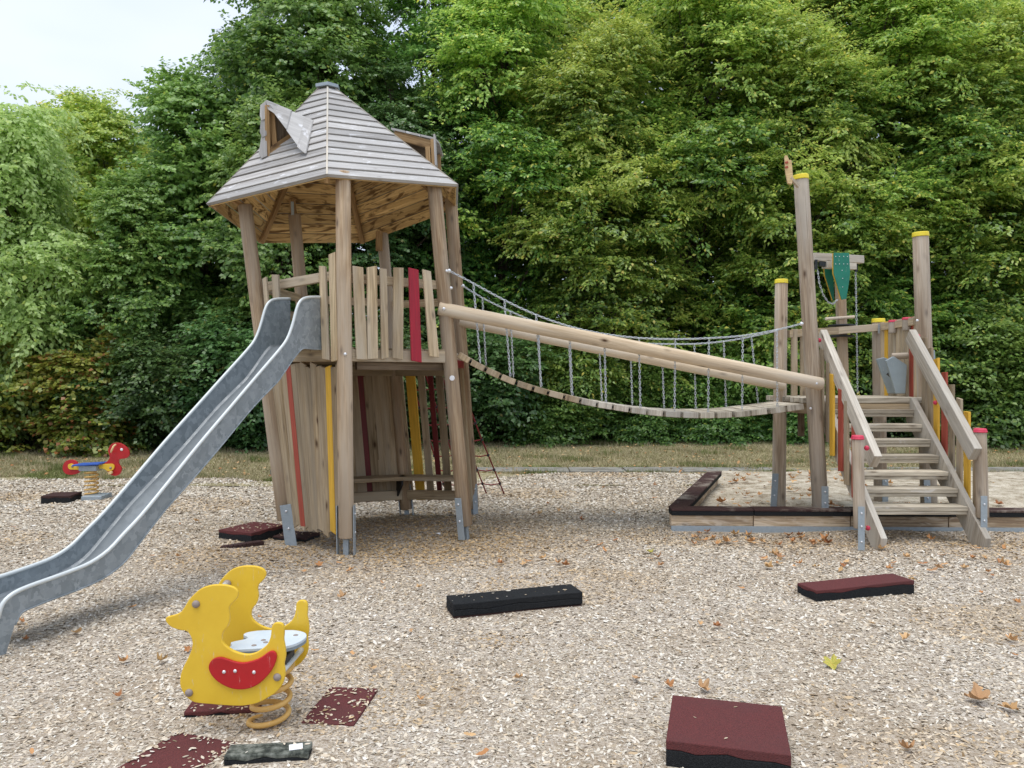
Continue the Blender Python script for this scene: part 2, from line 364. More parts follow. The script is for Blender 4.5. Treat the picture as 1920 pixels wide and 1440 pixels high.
    def build(s, name, mat, parent=None, bev=0, label=None):
        me = bpy.data.meshes.new(name); off = OFF.get(parent.name, Vector()) if parent else Vector()
        v = [(a-off.x, b-off.y, c-off.z) for a, b, c in s.v]
        me.from_pydata(v, [], s.f); uvl = me.uv_layers.new(name='UVMap')
        uvl.data.foreach_set('uv', np.array([c for f in s.uv for p in f for c in p], dtype=np.float32))
        me.polygons.foreach_set('use_smooth', s.sm); me.polygons.foreach_set('material_index', s.mi)
        at = me.attributes.new('rnd', 'FLOAT', 'POINT'); at.data.foreach_set('value', s.r)
        for mm in (mat if isinstance(mat, (list, tuple)) else [mat]): me.materials.append(M[mm] if isinstance(mm, str) else mm)
        me.update(); o = bpy.data.objects.new(name, me); COL.objects.link(o)
        if parent: o.parent = parent
        OFF[o.name] = off
        if bev:
            b = o.modifiers.new('bevel', 'BEVEL'); b.width = bev; b.segments = 2; b.limit_method = 'ANGLE'; b.angle_limit = R(40)
        if label: o['label'] = label
        return o
def tag(o, label, cat, group=None, kind=None):
    if label: o['label'] = label
    if cat: o['category'] = cat
    if group: o['group'] = group
    if kind: o['kind'] = kind
    return o
def thing(name, loc, label, cat, group=None):
    o = bpy.data.objects.new(name, None); COL.objects.link(o); o.location = loc; o.empty_display_size = .1
    OFF[o.name] = Vector(loc); return tag(o, label, cat, group)
def npmesh(name, V, faces, mats, attrs={}, smooth=False):
    """V (n,3), faces (m,k)"""
    me = bpy.data.meshes.new(name); m, k = faces.shape
    me.vertices.add(len(V)); me.vertices.foreach_set('co', V.astype(np.float32).ravel())
    me.loops.add(m*k); me.loops.foreach_set('vertex_index', faces.astype(np.int32).ravel())
    me.polygons.add(m); me.polygons.foreach_set('loop_start', np.arange(0, m*k, k, dtype=np.int32))
    if smooth: me.polygons.foreach_set('use_smooth', np.ones(m, bool))
    for n_, a in attrs.items():
        at = me.attributes.new(n_, 'FLOAT', 'POINT'); at.data.foreach_set('value', a.astype(np.float32))
    for mm in mats: me.materials.append(M[mm])
    me.update(); me.validate(); return me

# ------------------------------------------------------------------ ground
def hgt(x, y):
    x = np.asarray(x, float); y = np.asarray(y, float)
    h = .012*np.sin(x*1.7+y*.9)+.010*np.sin(x*.8-y*2.1+1)+.006*np.sin(x*4.3+y*3.7)
    h -= .045*np.exp(-((x+1.1)**2+(y-7.9)**2)/1.1)                    # scuffed hollow under the tower
    h -= .035*np.exp(-((y-7.75)/.5)**2)*(1/(1+np.exp(-(x-1.6)*4)))
    h += .05*np.exp(-(((x-3.95)/.35)**2+((y-7.75)/.28)**2))
    h -= .03*np.exp(-(((x-2.7)/.3)**2+((y-6.9)/.3)**2))
    h -= .035*np.exp(-(((x-1.55)/.12)**2+((y-3.72)/.12)**2))
    return h
ME_R = 12.9
def grid(name, x0, x1, y0, y1, st, zf, mat, kind='structure', mask=None):
    xs = np.arange(x0, x1+st*.5, st); ys = np.arange(y0, y1+st*.5, st); X, Y = np.meshgrid(xs, ys); Z = zf(X, Y)
    V = np.stack([X, Y, Z], -1).reshape(-1, 3); nx = len(xs); i = np.arange((len(ys)-1)*nx).reshape(-1, nx)[:, :-1].ravel()
    Fc = np.stack([i, i+1, i+1+nx, i+nx], 1)
    if mask is not None:
        c = V[Fc].mean(1); Fc = Fc[mask(c[:, 0], c[:, 1])]
    o = bpy.data.objects.new(name, npmesh(name, V, Fc, [mat], smooth=True)); COL.objects.link(o); o['kind'] = kind; return o
EDGE = lambda x: np.where(x < -1.0, 12.3+(x+1)*-.02+.12*np.sin(x*2.1)+.07*np.sin(x*5.3), 13.15)+0*x
grid('ground', -150, 150, -20, 280, 5, lambda x, y: -.10+0*x, 'grassground')
grid('grass_verge', -26, 26, 11.5, 30, .3, lambda x, y: .0+.03*np.sin(x*.9)*np.sin(y*1.3)+.05*np.clip(y-13.5, 0, 9)*.6, 'grassground')
grid('playground_floor', -14, 14, -3, 13.3, .07, lambda x, y: np.where(y > EDGE(x), -.06, hgt(x, y)+.012), 'chipground')

# sand area
SP = [(1.90, 8.32), (9.5, 8.1), (9.5, 13.0), (3.55, 13.0)]
def in_sand(x, y): return (y > 8.3) & (y < 13.0) & ((x-1.84) > (y-8.32)*.36)
grid('sand', 1.7, 9.5, 8.2, 13.0, .08, lambda x, y: .055+.02*np.sin(x*3.1+y)*np.sin(y*2.7)+.026*np.sin(x*7+2*np.sin(y*3))*np.sin(y*8+x*4)*(.5+.5*np.sin(x*1.7+y*2.3)), 'sand', mask=in_sand)

# paved path behind the chips
pm = MB()
x = -.95
while x < 14:
    w = .96
    pm.beam((x, 13.55, .0), (x+w, 13.55+random.uniform(-.01, .01), .0+random.uniform(-.006, .006)), .62, .06); x += w+.02
o = pm.build('path', 'concrete', bev=.006); o['kind'] = 'structure'

# ------------------------------------------------------------------ leaves for trees
def leaves(pos, d, nrm, ln, wd, tone, curl=.12):
    """rhombic folded leaves: arrays (n,3)"""
    n = len(pos); d = d/np.linalg.norm(d, axis=1, keepdims=True)
    s = np.cross(d, nrm); s /= np.linalg.norm(s, axis=1, keepdims=True)+1e-9; u = np.cross(s, d)
    L = ln[:, None]; Wd = wd[:, None]
    a = pos; b = pos+d*L*.45+s*Wd*.5+u*L*.06; c = pos+d*L-u*L*curl; e = pos+d*L*.45-s*Wd*.5+u*L*.06
    V = np.stack([a, b, c, e], 1).reshape(-1, 3); Fc = np.arange(n*4).reshape(-1, 4)
    r = rng.random(n); return V, Fc, np.repeat(r, 4), np.repeat(tone, 4)

def crown(H, Rx, prof, nb, ns, nl, leaf=(.075, .11), wr=.5, droop=.5, front=.76, sag=.15, up=.0, zmin=.3, bs=(.27, .32, .15), seed=0, inner=.22, lit=.9, lr=(.75, 1.35), per=8):
    g = np.random.default_rng(seed); nlb = max(6, nb//per)
    lz = zmin+(H-zmin)*((np.arange(nlb)+g.random(nlb))/nlb)**.95
    lt = np.where(g.random(nlb) < front, R(-90)+g.normal(0, .8, nlb), g.random(nlb)*2*np.pi)
    lq = np.array([prof(v/H) for v in lz])*Rx*g.uniform(.50, .98, nlb); LC = np.stack([lq*np.cos(lt), lq*np.sin(lt), lz], 1)
    lrad = g.uniform(lr[0], lr[1], nlb)*(.55+.45*np.array([prof(v/H) for v in lz])); ltone = g.normal(.45, .2, nlb)+.95*(lz/H-.45)  # leaf colour brightens with height, painting in the sky-lit crown tops
    li = g.integers(0, nlb, nb); lo_ = np.stack([np.cos(lt), np.sin(lt), 0*lt], 1)[li]
    U = g.normal(0, 1, (nb, 3))+lo_*.75; U[:, 2] += .45; U /= np.linalg.norm(U, axis=1, keepdims=True)
    C = LC[li]+U*(lrad[li]*g.uniform(.72, 1.12, nb))[:, None]*np.array([1, 1, .8])
    fill = g.random(nb) < inner; fz = zmin+(H-zmin)*g.random(nb)*.93; ft = g.random(nb)*2*np.pi; fr_ = np.array([prof(v/H) for v in fz])*Rx*.55*np.sqrt(g.random(nb))
    C = np.where(fill[:, None], np.stack([fr_*np.cos(ft), fr_*np.sin(ft), fz], 1), C); C[:, 2] = np.maximum(C[:, 2], zmin*.6)
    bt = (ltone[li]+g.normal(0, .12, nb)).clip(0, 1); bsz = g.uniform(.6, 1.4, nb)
    out = U*np.array([1, 1, 0])+lo_*.25; out /= np.linalg.norm(out, axis=1, keepdims=True)+1e-9; ue = np.arcsin(U[:, 2].clip(-1, 1))
    N = nb*ns; bi = np.repeat(np.arange(nb), ns); o = out[bi]; tg = np.stack([-o[:, 1], o[:, 0], 0*o[:, 0]], 1)
    k_ = bsz[bi]; a, b, c = g.normal(0, bs[0], N)*k_, g.normal(0, bs[1], N)*k_, g.normal(0, bs[2], N)
    SPo = C[bi]+o*a[:, None]+tg*b[:, None]; SPo[:, 2] += c-.3*b*b/k_-.25*a
    ang = g.normal(0, .65, N)+np.arctan2(b, np.abs(a)+.35)*.7; el = g.normal(-.10+up, .34, N)+ue[bi]*.42
    ca, sa = np.cos(ang), np.sin(ang)
    d = o*(ca*np.cos(el))[:, None]+tg*(sa*np.cos(el))[:, None]; d[:, 2] = np.sin(el)
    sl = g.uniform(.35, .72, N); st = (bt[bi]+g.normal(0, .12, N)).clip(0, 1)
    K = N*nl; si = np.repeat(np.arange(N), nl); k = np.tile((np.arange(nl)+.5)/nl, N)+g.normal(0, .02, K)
    dd = d[si]; sd_ = np.cross(dd, [0, 0, 1]); sd_ /= np.linalg.norm(sd_, axis=1, keepdims=True)+1e-9
    sgn = np.where(np.tile(np.arange(nl), N) % 2 == 0, 1, -1)
    lat = sgn*g.random(K)*(.04+.17*(1-k)*np.sqrt(k+.05)*1.6)
    pos = SPo[si]+dd*(k*sl[si])[:, None]+sd_*lat[:, None]; pos[:, 2] -= sag*k**2*sl[si]*1.3+np.abs(lat)*.25; pos += g.normal(0, .012, (K, 3))
    ld = dd*.75+sd_*(sgn*g.uniform(.3, 1.0, K))[:, None]+g.normal(0, .2, (K, 3)); ld[:, 2] -= droop*g.uniform(.2, 1.2, K)
    nr = U[bi][si]*lit+g.normal(0, .42, (K, 3)); nr[:, 2] += .65
    ln = g.uniform(leaf[0], leaf[1], K)
    return leaves(pos, ld, nr, ln, ln*wr*g.uniform(.85, 1.2, K), (st[si]+g.normal(0, .1, K)).clip(0, 1)), C

def tree_kind(name, mat, H, Rx, prof, **kw):
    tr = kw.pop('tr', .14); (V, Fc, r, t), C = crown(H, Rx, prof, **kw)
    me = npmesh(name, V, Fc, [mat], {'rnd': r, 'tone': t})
    b = MB(); hh = H*.9
    b.tube([(random.uniform(-.08, .08)*i, random.uniform(-.08, .08)*i, -.3+(hh+.3)*i/6) for i in range(7)], [tr*(1-.14*i) for i in range(7)], 8)
    for c in C[:70]:
        c = Vector(c); z0 = max(.2, c.z-.9-.35*math.hypot(c.x, c.y)); m = Vector((c.x*.5, c.y*.5, (z0+c.z)/2+.12))
        b.tube([(0, 0, z0), m, c], [tr*.28, tr*.17, .006], 5)
    tm = bpy.data.meshes.new(name+'_trunk'); tm.from_pydata(b.v, [], b.f); tm.materials.append(M['bark'])
    return me, tm
col_ = lambda q: float(np.interp(q, [0, .06, .3, .5, .62, .75, .9, 1], [.62, .78, .92, 1.0, .86, .62, .36, .10]))
oval = lambda q: float(np.interp(q, [0, .1, .35, .5, .7, .85, 1], [.6, .85, 1.0, .97, .74, .45, .12]))
bush = lambda q: max(.15, math.cos(q*1.45)**.5)
TK = {
 'horn1': tree_kind('crown', 'leaf_horn', 13.0, 2.5, col_, nb=300, ns=18, nl=26, seed=1, droop=.45, wr=.52, leaf=(.08, .125)),
 'horn2': tree_kind('crown', 'leaf_horn', 12.0, 2.5, col_, nb=290, ns=18, nl=26, seed=2, droop=.45, wr=.52, leaf=(.08, .125)),
 'maple1': tree_kind('crown', 'leaf_maple', 12.5, 2.5, oval, nb=270, ns=18, nl=25, seed=3, wr=.85, droop=.6, leaf=(.085, .125), bs=(.24, .28, .17)),
 'maple2': tree_kind('crown', 'leaf_maple', 9.0, 2.1, oval, nb=190, ns=18, nl=24, seed=4, wr=.85, droop=.6, leaf=(.085, .125), bs=(.24, .28, .17), lr=(.6, 1.1)),
 'dark1': tree_kind('crown', 'leaf_dark', 12.0, 2.5, oval, nb=240, ns=18, nl=25, seed=5, wr=.7, droop=.5, leaf=(.08, .12)),
 'pale1': tree_kind('crown', 'leaf_pale', 8.2, 1.8, oval, nb=170, ns=17, nl=24, seed=6, wr=.6, droop=1.0, sag=.5, leaf=(.10, .15), bs=(.22, .26, .26), lr=(.6, 1.0)),
 'bush1': tree_kind('crown', 'leaf_dark', 2.6, 1.2, bush, nb=74, ns=14, nl=26, seed=7, wr=.65, bs=(.16, .24, .12), zmin=.15, tr=.05, leaf=(.065, .1), lr=(.35, .6)),
 'bush2': tree_kind('crown', 'leaf_autumn', 3.0, 1.2, bush, nb=80, ns=13, nl=24, seed=8, wr=.85, bs=(.16, .24, .12), zmin=.15, tr=.05, leaf=(.08, .12), lr=(.35, .6)),
 'bush3': tree_kind('crown', 'leaf_maple', 2.4, 1.1, bush, nb=72, ns=13, nl=26, seed=9, wr=.6, bs=(.16, .24, .12), zmin=.15, tr=.05, leaf=(.065, .1), lr=(.35, .6)),
}
def plant(kind, x, y, s, label, name='broadleaf_tree', cat='tree', group=None, rz=0, sx=1, mat=None, z=-.05, sz=None):
    me, tm = TK[kind]; r = thing(name, (x, y, z), label, cat, group)
    r.scale = (s*sx, s, s if sz is None else sz); r.rotation_euler.z = R(rz)
    c = bpy.data.objects.new('crown', me); COL.objects.link(c); c.parent = r
    t = bpy.data.objects.new('trunk', tm); COL.objects.link(t); t.parent = r
    if mat: 
        c.material_slots[0].link = 'OBJECT'; c.material_slots[0].material = M[mat]
    return r
G1 = 'hornbeams of the tall hedge row'
ordn = ['first', 'second', 'third', 'fourth', 'fifth', 'sixth', 'seventh', 'eighth']
horn = [(-.2, 20.9, 1.05, 'horn1', 'yellow-green hornbeam just right of the tower roof, leftmost of the hedge row'),
        (2.2, 20.2, .92, 'horn2', 'tall hornbeam behind the upper half of the rope bridge, second of the row'),
        (4.9, 21.2, 1.08, 'horn1', 'tall hornbeam behind the middle of the rope bridge, third of the hedge row'),
        (7.2, 20.4, .95, 'horn2', 'tall hornbeam behind the lower end of the rope bridge, fourth of the hedge row'),
        (9.9, 21.0, 1.08, 'horn1', 'tall hornbeam directly behind the tallest yellow-capped post'),
        (12.4, 20.3, .95, 'horn2', 'tall hornbeam behind the stair railing at right, sixth of the hedge row'),
        (15.0, 20.6, 1.05, 'horn1', 'rightmost tall hornbeam, cut by the right photo edge')]
for i, (x, y, s, k, lb) in enumerate(horn): plant(k, x, y, s, lb, 'hornbeam_tree', 'tree', G1, rz=(-14, 9, 20, -8, 12, -18, 5)[i], sx=(1, -1)[(i//2) % 2])
G2 = 'taller trees standing behind the hedge row'
for i, (x, k, s) in enumerate([(1, 'horn1', 1.2), (3.6, 'horn2', 1.32), (6.3, 'horn1', 1.22), (9.2, 'horn2', 1.35), (12.2, 'horn1', 1.2), (15.0, 'horn2', 1.3), (18.0, 'horn1', 1.2)]):
    plant(k, x, 24.8, s*1.1, 'taller green tree mostly hidden behind the hornbeam hedge row', 'broadleaf_tree', 'tree', G2, rz=i*13-25, mat='leaf_horn')
plant('maple1', -5.2, 21.5, 1.07, 'tallest dark green maple directly behind the tower roof', 'maple_tree', sx=1.0, rz=10)
plant('dark1', -2.2, 22.4, 1.12, 'dark tree between the tower roof and the yellow-green hornbeam', 'broadleaf_tree', rz=-12, mat='leaf_maple')
plant('dark1', -8.0, 24.0, 1.0, 'dark tree behind the maples, left of the tower roof peak', 'broadleaf_tree', rz=30)
plant('maple2', -7.8, 19.6, .99, 'rounded maple left of the tower roof under the open sky', 'maple_tree', rz=-10)
plant('maple2', -5.7, 18.6, .9, 'bushy maple just left of the tower posts behind the slide top', 'maple_tree', rz=24, sx=-1)
plant('maple1', -3.0, 19.5, .72, 'dark bushy maple seen through the open tower under its roof', 'maple_tree', rz=24, sx=-1, mat='leaf_dark')
plant('maple2', -8.6, 17.7, .66, 'mid-green small maple behind the middle of the slide', 'maple_tree', rz=5)
plant('pale1', -11.3, 17.8, .93, 'pale light-green drooping tree at the left photo edge', 'willow_tree', rz=5, mat='leaf_pale')
plant('pale1', -14.4, 20.5, .90, 'pale green tree behind the drooping one at far left', 'willow_tree', rz=-25)
plant('maple2', -11.8, 22.5, 1.02, 'yellowish green tree behind the pale drooping tree', 'maple_tree', rz=15, mat='leaf_horn')
for i, (x, y, s) in enumerate([(-21.5, 33, .98), (-18, 32, 1.02), (-14.8, 34, .98)]):
    plant('maple1', x, y, s, ('distant yellowish tree crown at far left against the sky', 'distant rounded tree crown above the pale drooping tree', 'distant dark tree crown at the right end of the sky gap')[i], 'broadleaf_tree', rz=i*20, mat=('leaf_horn', 'leaf_horn', 'leaf_maple')[i])
# undergrowth
for i, (x, y, s, k, lb) in enumerate([
        (-11.2, 16.8, .95, 'bush2', 'yellowing shrub with red leaf tips at the left photo edge'),
        (-9.3, 17.0, .86, 'bush2', 'reddening autumn shrub behind the red spring rider'),
        (-7.3, 16.9, .95, 'bush1', 'dark green shrub between the reddening shrub and the slide'),
        (-5.6, 17.0, 1.1, 'bush1', 'dark shrub behind the middle of the slide chute'),
        (-4.0, 17.2, 1.0, 'bush1', 'dark shrub at the left side of the tower wall'),
        (-2.4, 17.7, 1.0, 'bush1', 'dark shrub behind the covered lower room of the tower'),
        (-.4, 18.2, 1.05, 'bush1', 'blue-green shrub behind the rope net of the tower'),
        (1.3, 18.3, .9, 'bush3', 'fresh green shrub under the left part of the rope bridge'),
        (3.1, 18.6, .8, 'bush3', 'green shrub under the middle of the rope bridge'),
        (5.0, 18.6, .85, 'bush3', 'green shrub left of the short yellow-capped post'),
        (7.0, 18.5, .8, 'bush3', 'green shrub behind the stair platform posts'),
        (9.0, 18.4, .9, 'bush1', 'green shrub seen between the stair treads'),
        (10.9, 18.2, 1.15, 'bush3', 'green shrub right of the stair railing'),
        (12.9, 18.0, 1.2, 'bush3', 'green shrub at the right photo edge')]):
    plant(k, x, y, s, lb, 'shrub', 'shrub', 'shrubs along the foot of the trees', rz=(i*37) % 50-25, sx=1.15, z=.05 if y > 17 else .03)

# ------------------------------------------------------------------ play tower
DK = 1.90
T = thing('play_tower', (-1.4, 8.2, 0), 'crooked six-post timber play tower with a grey boarded hexagonal roof and dormers', 'play tower')
tower_posts = {
 'L': (P(535, 975, 7.5), P(459, 385, 7.62), .075, .068), 'F': (P(649, 1008, 7.12), P(643, 322, 7.02), .072, .068),
 'R': (P(872, 985, 7.78), P(813, 335, 7.6), .075, .070), 'RB': (P(886, 952, 9.1), P(845, 372, 8.75), .075, .070),
 'B': (P(762, 955, 9.15), P(717, 438, 9.3), .070, .066), 'BL': (P(600, 958, 8.8), P(552, 402, 8.72), .072, .068)}
def at(k, z):
    a, b = tower_posts[k][:2]; return a.lerp(b, (z-a.z)/(b.z-a.z))
CEN = Vector((-1.5, 8.2, 0))
for k, (a, b, r0, r1) in tower_posts.items():
    p = MB().log(a, b, r0, r1, 24).build('post', 'post', T)
    fr = MB(); out = (a-CEN); out.z = 0; out.normalize(); sd2 = Vector((-out.y, out.x, 0)); ax = (b-a).normalized()
    if k in ('F', 'B'): sd2 = Vector((1, 0, 0)); out = Vector((0, -1, 0))
    for s in ((-1, 1) if k in ('F', 'B') else ()):
        q = a+sd2*s*(r0+.006)
        fr.beam(q-ax*.25, q+ax*.30, .085, .008, up=sd2, cut1=0)
        if k in ('L',) and s == 1: pass
    fr.beam(a-ax*.27, a-ax*.012, .05, .05, up=out)
    fr.build('anchor_plate', 'steel', p, bev=.002)
    bt = MB()
    for s in ((-1, 1) if k in ('F', 'B') else ()):
        for h in (.05, .22): bt.bolt(a+sd2*s*(r0+.014)+ax*h, sd2*s, .012)
    bt.split('bolt', 'bolt', p)
# front cover plates as in the photo
def plate(par, a, b, wdt, off=(0, -1, 0)):
    off = Vector(off).normalized(); m = MB()
    m.beam(a+off*.08, b+off*.08, wdt, .007, up=off); m.build('anchor_plate', 'steel', par, bev=.003)
    b2 = MB()
    for t_ in (.15, .55): b2.bolt(b.lerp(a, t_)+off*.087, off, .012)
    b2.split('bolt', 'bolt', par)
pL = [o for o in T.children]
a, b = tower_posts['L'][:2]; plate(pL[0], P(549, 1024, 7.50), P(537, 944, 7.50), .105, (.15, -1, 0))
plate(pL[2], P(873, 1010, 7.78), P(866, 932, 7.76), .075, (-.5, -1, 0))
plate(pL[3], P(889, 966, 9.1), P(887, 906, 9.1), .06, (.3, -1, 0))

# bolt heads and round badge on posts
m = MB()
for (x, y, D, n_) in [(647, 664, 7.0, (0, -1, 0)), (846, 540, 7.52, (.3, -1, 0)), (838, 508, 7.56, (.5, -1, 0))]: m.bolt(P(x, y, D), n_, .016)
m.split('bolt', 'bolt', T)
m = MB(); q = P(848, 709, 7.615); m.log(q, q+Vector((-.002, -.012, 0)), .026, .026, 16, .002); m.build('badge', 'white', T, label='small round white badge on the right front post')

# deck
names = ['L', 'F', 'R', 'RB', 'B', 'BL']
m = MB(); corner = [at(k, DK) for k in names]
ctr = sum(corner, Vector())/6
def inside(x, y):
    c = False
    for i in range(6):
        a, b = corner[i], corner[i-1]
        if (a.y > y) != (b.y > y) and x < (b.x-a.x)*(y-a.y)/(b.y-a.y)+a.x: c = not c
    return c
yy = 7.02
while yy < 9.4:
    xs = [x for x in np.arange(-3, 0, .01) if inside(x, yy)]
    if xs: m.beam((xs[0]+.04, yy, DK-.02), (xs[-1]-.04, yy, DK-.02), .128, .04)
    yy += .134
m.build('deck', 'plank', T, bev=.003)
m = MB()
for i in range(6):
    a, b = corner[i-1], corner[i]; k1, k2 = names[i-1], names[i]; z = DK-.075
    d = (b-a).normalized(); n_ = Vector((d.y, -d.x, 0))
    if n_.dot((a+b)/2-ctr) < 0: n_ = -n_
    m.beam(Vector((a.x, a.y, z))+d*.06, Vector((b.x, b.y, z))-d*.06, .06, .11)
m.split('deck_beam', 'slat', T, bev=.004)
m = MB(); a, b = at('F', DK-.17), at('R', DK-.17); m.beam(a.lerp(b, .08)+Vector((0, .1, 0)), a.lerp(b, .93)+Vector((0, .1, 0)), .05, .07)
m.build('lower_beam', 'dark', T, bev=.003)  # dark colour stands in for the shade under the deck
m = MB(); a, b = at('R', DK-.13), at('RB', DK-.13); m.beam(a.lerp(b, .06), a.lerp(b, .93), .05, .08)
m.build('lower_beam', 'crimson', T, bev=.003, label='red beam under the bridge end of the deck')

def slats(par, ka, kb, items, z0, z1, out, mat='slat', name='slat_wall', th=.024, jit=.02):
    """items: list of (frac bottom, frac top, width, dz0, dz1, colour or None)"""
    g = MB(); n_ = Vector(out).normalized()
    for (f0, f1, w, d0, d1, c) in items:
        p = at(ka, z0+d0).lerp(at(kb, z0+d0), f0); q = at(ka, z1+d1).lerp(at(kb, z1+d1), f1)
        p = Vector((p.x, p.y, z0+d0))+n_*random.uniform(.0, .006); q = Vector((q.x, q.y, z1+d1))+n_*random.uniform(.0, .006)
        if c:
            s_ = MB().beam(p+n_*.004, q+n_*.004, w, th, up=n_, cut0=random.uniform(-jit, jit), cut1=random.uniform(-jit, jit))
            s_.build('slat', c[0], par, bev=.003, label=c[1])
        else: g.beam(p, q, w, th, up=n_, cut0=random.uniform(-jit, jit), cut1=random.uniform(-jit, jit))
        for z in ():
            pass
    if g.v: (g.build if name == 'boarded_wall' else g.split)(name, mat, par, bev=.003)
def pxslats(par, rows, Dx, off, mat='slat'):
    for (a0, a1, yt, b0, b1, yb, c) in rows:
        D0, D1 = Dx((a0+a1)/2), Dx((b0+b1)/2); q = P((a0+a1)/2, yt, D0); p = P((b0+b1)/2, yb, D1)
        mm = MB().beam(p, q, (b1-b0)/F*D1*1.1, .024, up=off, w1=(a1-a0)/F*D0*1.1, cut0=random.uniform(-.012, .012), cut1=random.uniform(-.012, .012))
        mm.build('slat', c[0] if c else mat, par, bev=.003, label=c[1] if c else None)
def nrm(ka, kb):
    a, b = at(ka, 1), at(kb, 1); d = (b-a); n_ = Vector((d.y, -d.x, 0)).normalized()
    return n_ if n_.dot((a+b)/2-Vector((ctr.x, ctr.y, 1))) > 0 else -n_
nLF, nFR, nRRB, nRBB, nBBL, nBLL = [nrm(a, b) for a, b in (('L', 'F'), ('F', 'R'), ('R', 'RB'), ('RB', 'B'), ('B', 'BL'), ('BL', 'L'))]
# lower left-front wall: close boards, bulging a little
it = []; N = 15
for i in range(N):
    f = .035+(i+.5)/N*.93; c = None
    if i == 4: c = ('red', 'red board in the lower wall')
    if i == 12: c = ('yellow', 'yellow board in the lower wall')
    it.append((f, f, .067 if not c else (.06 if i == 4 else .066), random.uniform(-.03, .02)-.05*f, random.uniform(-.05, .0), c))
slats(T, 'L', 'F', it, .20, DK-.14, nLF, 'plank', 'boarded_wall')
m = MB()
for z in (.42, 1.55): m.beam(at('L', z).lerp(at('F', z), .05)-nLF*.04, at('L', z).lerp(at('F', z), .95)-nLF*.04, .04, .09)
m.split('wall_rail', 'plank', T, bev=.003)
pxslats(T, [(598, 612, 499, 604, 620, 674, None), (616, 631, 475, 621, 635, 677, None), (492, 501, 521, 502, 512, 640, None), (509, 524, 515, 516, 530, 640, None)],
        lambda x: 7.50-(x-495)/(646-495)*.52, nLF)
m = MB(); m.beam(P(500, 538, 7.62), P(600, 521, 7.3), .045, .09); m.beam(P(600, 521, 7.3), P(632, 517, 7.2), .045, .09); m.split('top_rail', 'slat', T, bev=.004)
# upper front-right balustrade
pxslats(T, [(661, 680, 500, 669, 688, 674, None), (688, 706, 500, 689, 708, 673, None), (712, 724.5, 504, 715, 728, 672, None), (738, 756, 502, 736, 755, 673, None),
            (766, 784, 504, 771, 790, 678, ('crimson', 'crimson red slat in the upper railing')), (792, 807, 507, 805, 823, 669, None)],
        lambda x: 7.0+(x-646)/(835-646)*.55, nFR)
m = MB(); z = 2.54; m.beam(at('F', z).lerp(at('R', z), .04)-nFR*.035, at('F', z).lerp(at('R', z), .95)-nFR*.035, .045, .085)
for k1, k2, z, n_ in (('RB', 'B', 2.5, nRBB), ('B', 'BL', 2.52, nBBL), ('BL', 'L', 2.52, nBLL), ('BL', 'L', 2.3, nBLL)):
    a, b = at(k1, z), at(k2, z); m.beam(a.lerp(b, .05), a.lerp(b, .95), .045, .085)
m.split('top_rail', 'slat', T, bev=.004)
it = [(f, f, .08, 0, 0, None) for f in (.3, .84)]
slats(T, 'B', 'BL', it, DK-.1, 2.3, nBBL, 'slat', 'baluster')
it = [(.06, .05, .07, 0, 0, None), (.94, .95, .07, 0, 0, None)]
slats(T, 'RB', 'B', it, DK-.1, 2.45, nRBB, 'slat', 'baluster')
it = [(f, f, .08, 0, 0, None) for f in (.12, .88)]
slats(T, 'BL', 'L', it, DK-.1, 2.3, nBLL, 'slat', 'baluster')
# lower back walls
it = [((i+.5)/11*.94+.03, (i+.5)/11*.94+.03, .108, random.uniform(-.02, .02), 0, ('darkred', 'dark red board inside the lower room') if i == 6 else None) for i in range(11)]
slats(T, 'BL', 'B', it, .18, DK-.13, nBBL, 'plank', 'boarded_wall', jit=.01)
it = [(.94, .95, .11, 0, 0, None), (.77, .77, .115, 0, 0, ('yellow', 'yellow slat in the back lattice wall')), (.61, .61, .085, 0, 0, None), (.475, .475, .06, 0, 0, ('darkred', 'red slat in the back lattice wall')), (.345, .345, .09, 0, 0, None), (.19, .19, .08, 0, 0, None)]
slats(T, 'RB', 'B', it, .17, DK-.13, nRBB, 'plank', 'lattice_wall', jit=.01)
it = [(.78, .78, .09, 0, 0, None), (.91, .91, .09, 0, 0, None)]
slats(T, 'R', 'RB', it, .2, DK-.14, nRRB, 'plank', 'lattice_wall', jit=.01)
it = [((i+.5)/11*.92+.04, (i+.5)/11*.92+.04, .10, 0, 0, None) for i in range(11)]
slats(T, 'BL', 'L', it, .18, DK-.13, nBLL, 'plank', 'boarded_wall', jit=.01)
m = MB()
for k1, k2, n_ in (('BL', 'B', nBBL), ('B', 'RB', nRBB), ('L', 'BL', nBLL)):
    for z in (.24, 1.70):
        a, b = at(k1, z), at(k2, z); m.beam(a.lerp(b, .05)-n_*.045, a.lerp(b, .95)-n_*.045, .045, .11)
m.split('wall_rail', 'plank', T, bev=.003)
for k1, k2, n_ in (('BL', 'B', nBBL), ('B', 'RB', nRBB)):
    a, b = at(k1, .46), at(k2, .46); m = MB()
    m.beam(a.lerp(b, .04)-n_*.18, a.lerp(b, .96)-n_*.18, .26, .045); bn = m.build('bench', 'plank', T, bev=.006)
    m = MB()
    for f in ((.9,) if k1 == 'BL' else (.9,)):
        c = a.lerp(b, f)-n_*.05; d = (b-a).normalized()
        m.prism([c+Vector((0, 0, -.03)), c-n_*.22+Vector((0, 0, -.03)), c-n_*.22+Vector((0, 0, -.07)), c+Vector((0, 0, -.26))], d*.02)
    m.split('bracket', 'black', bn)

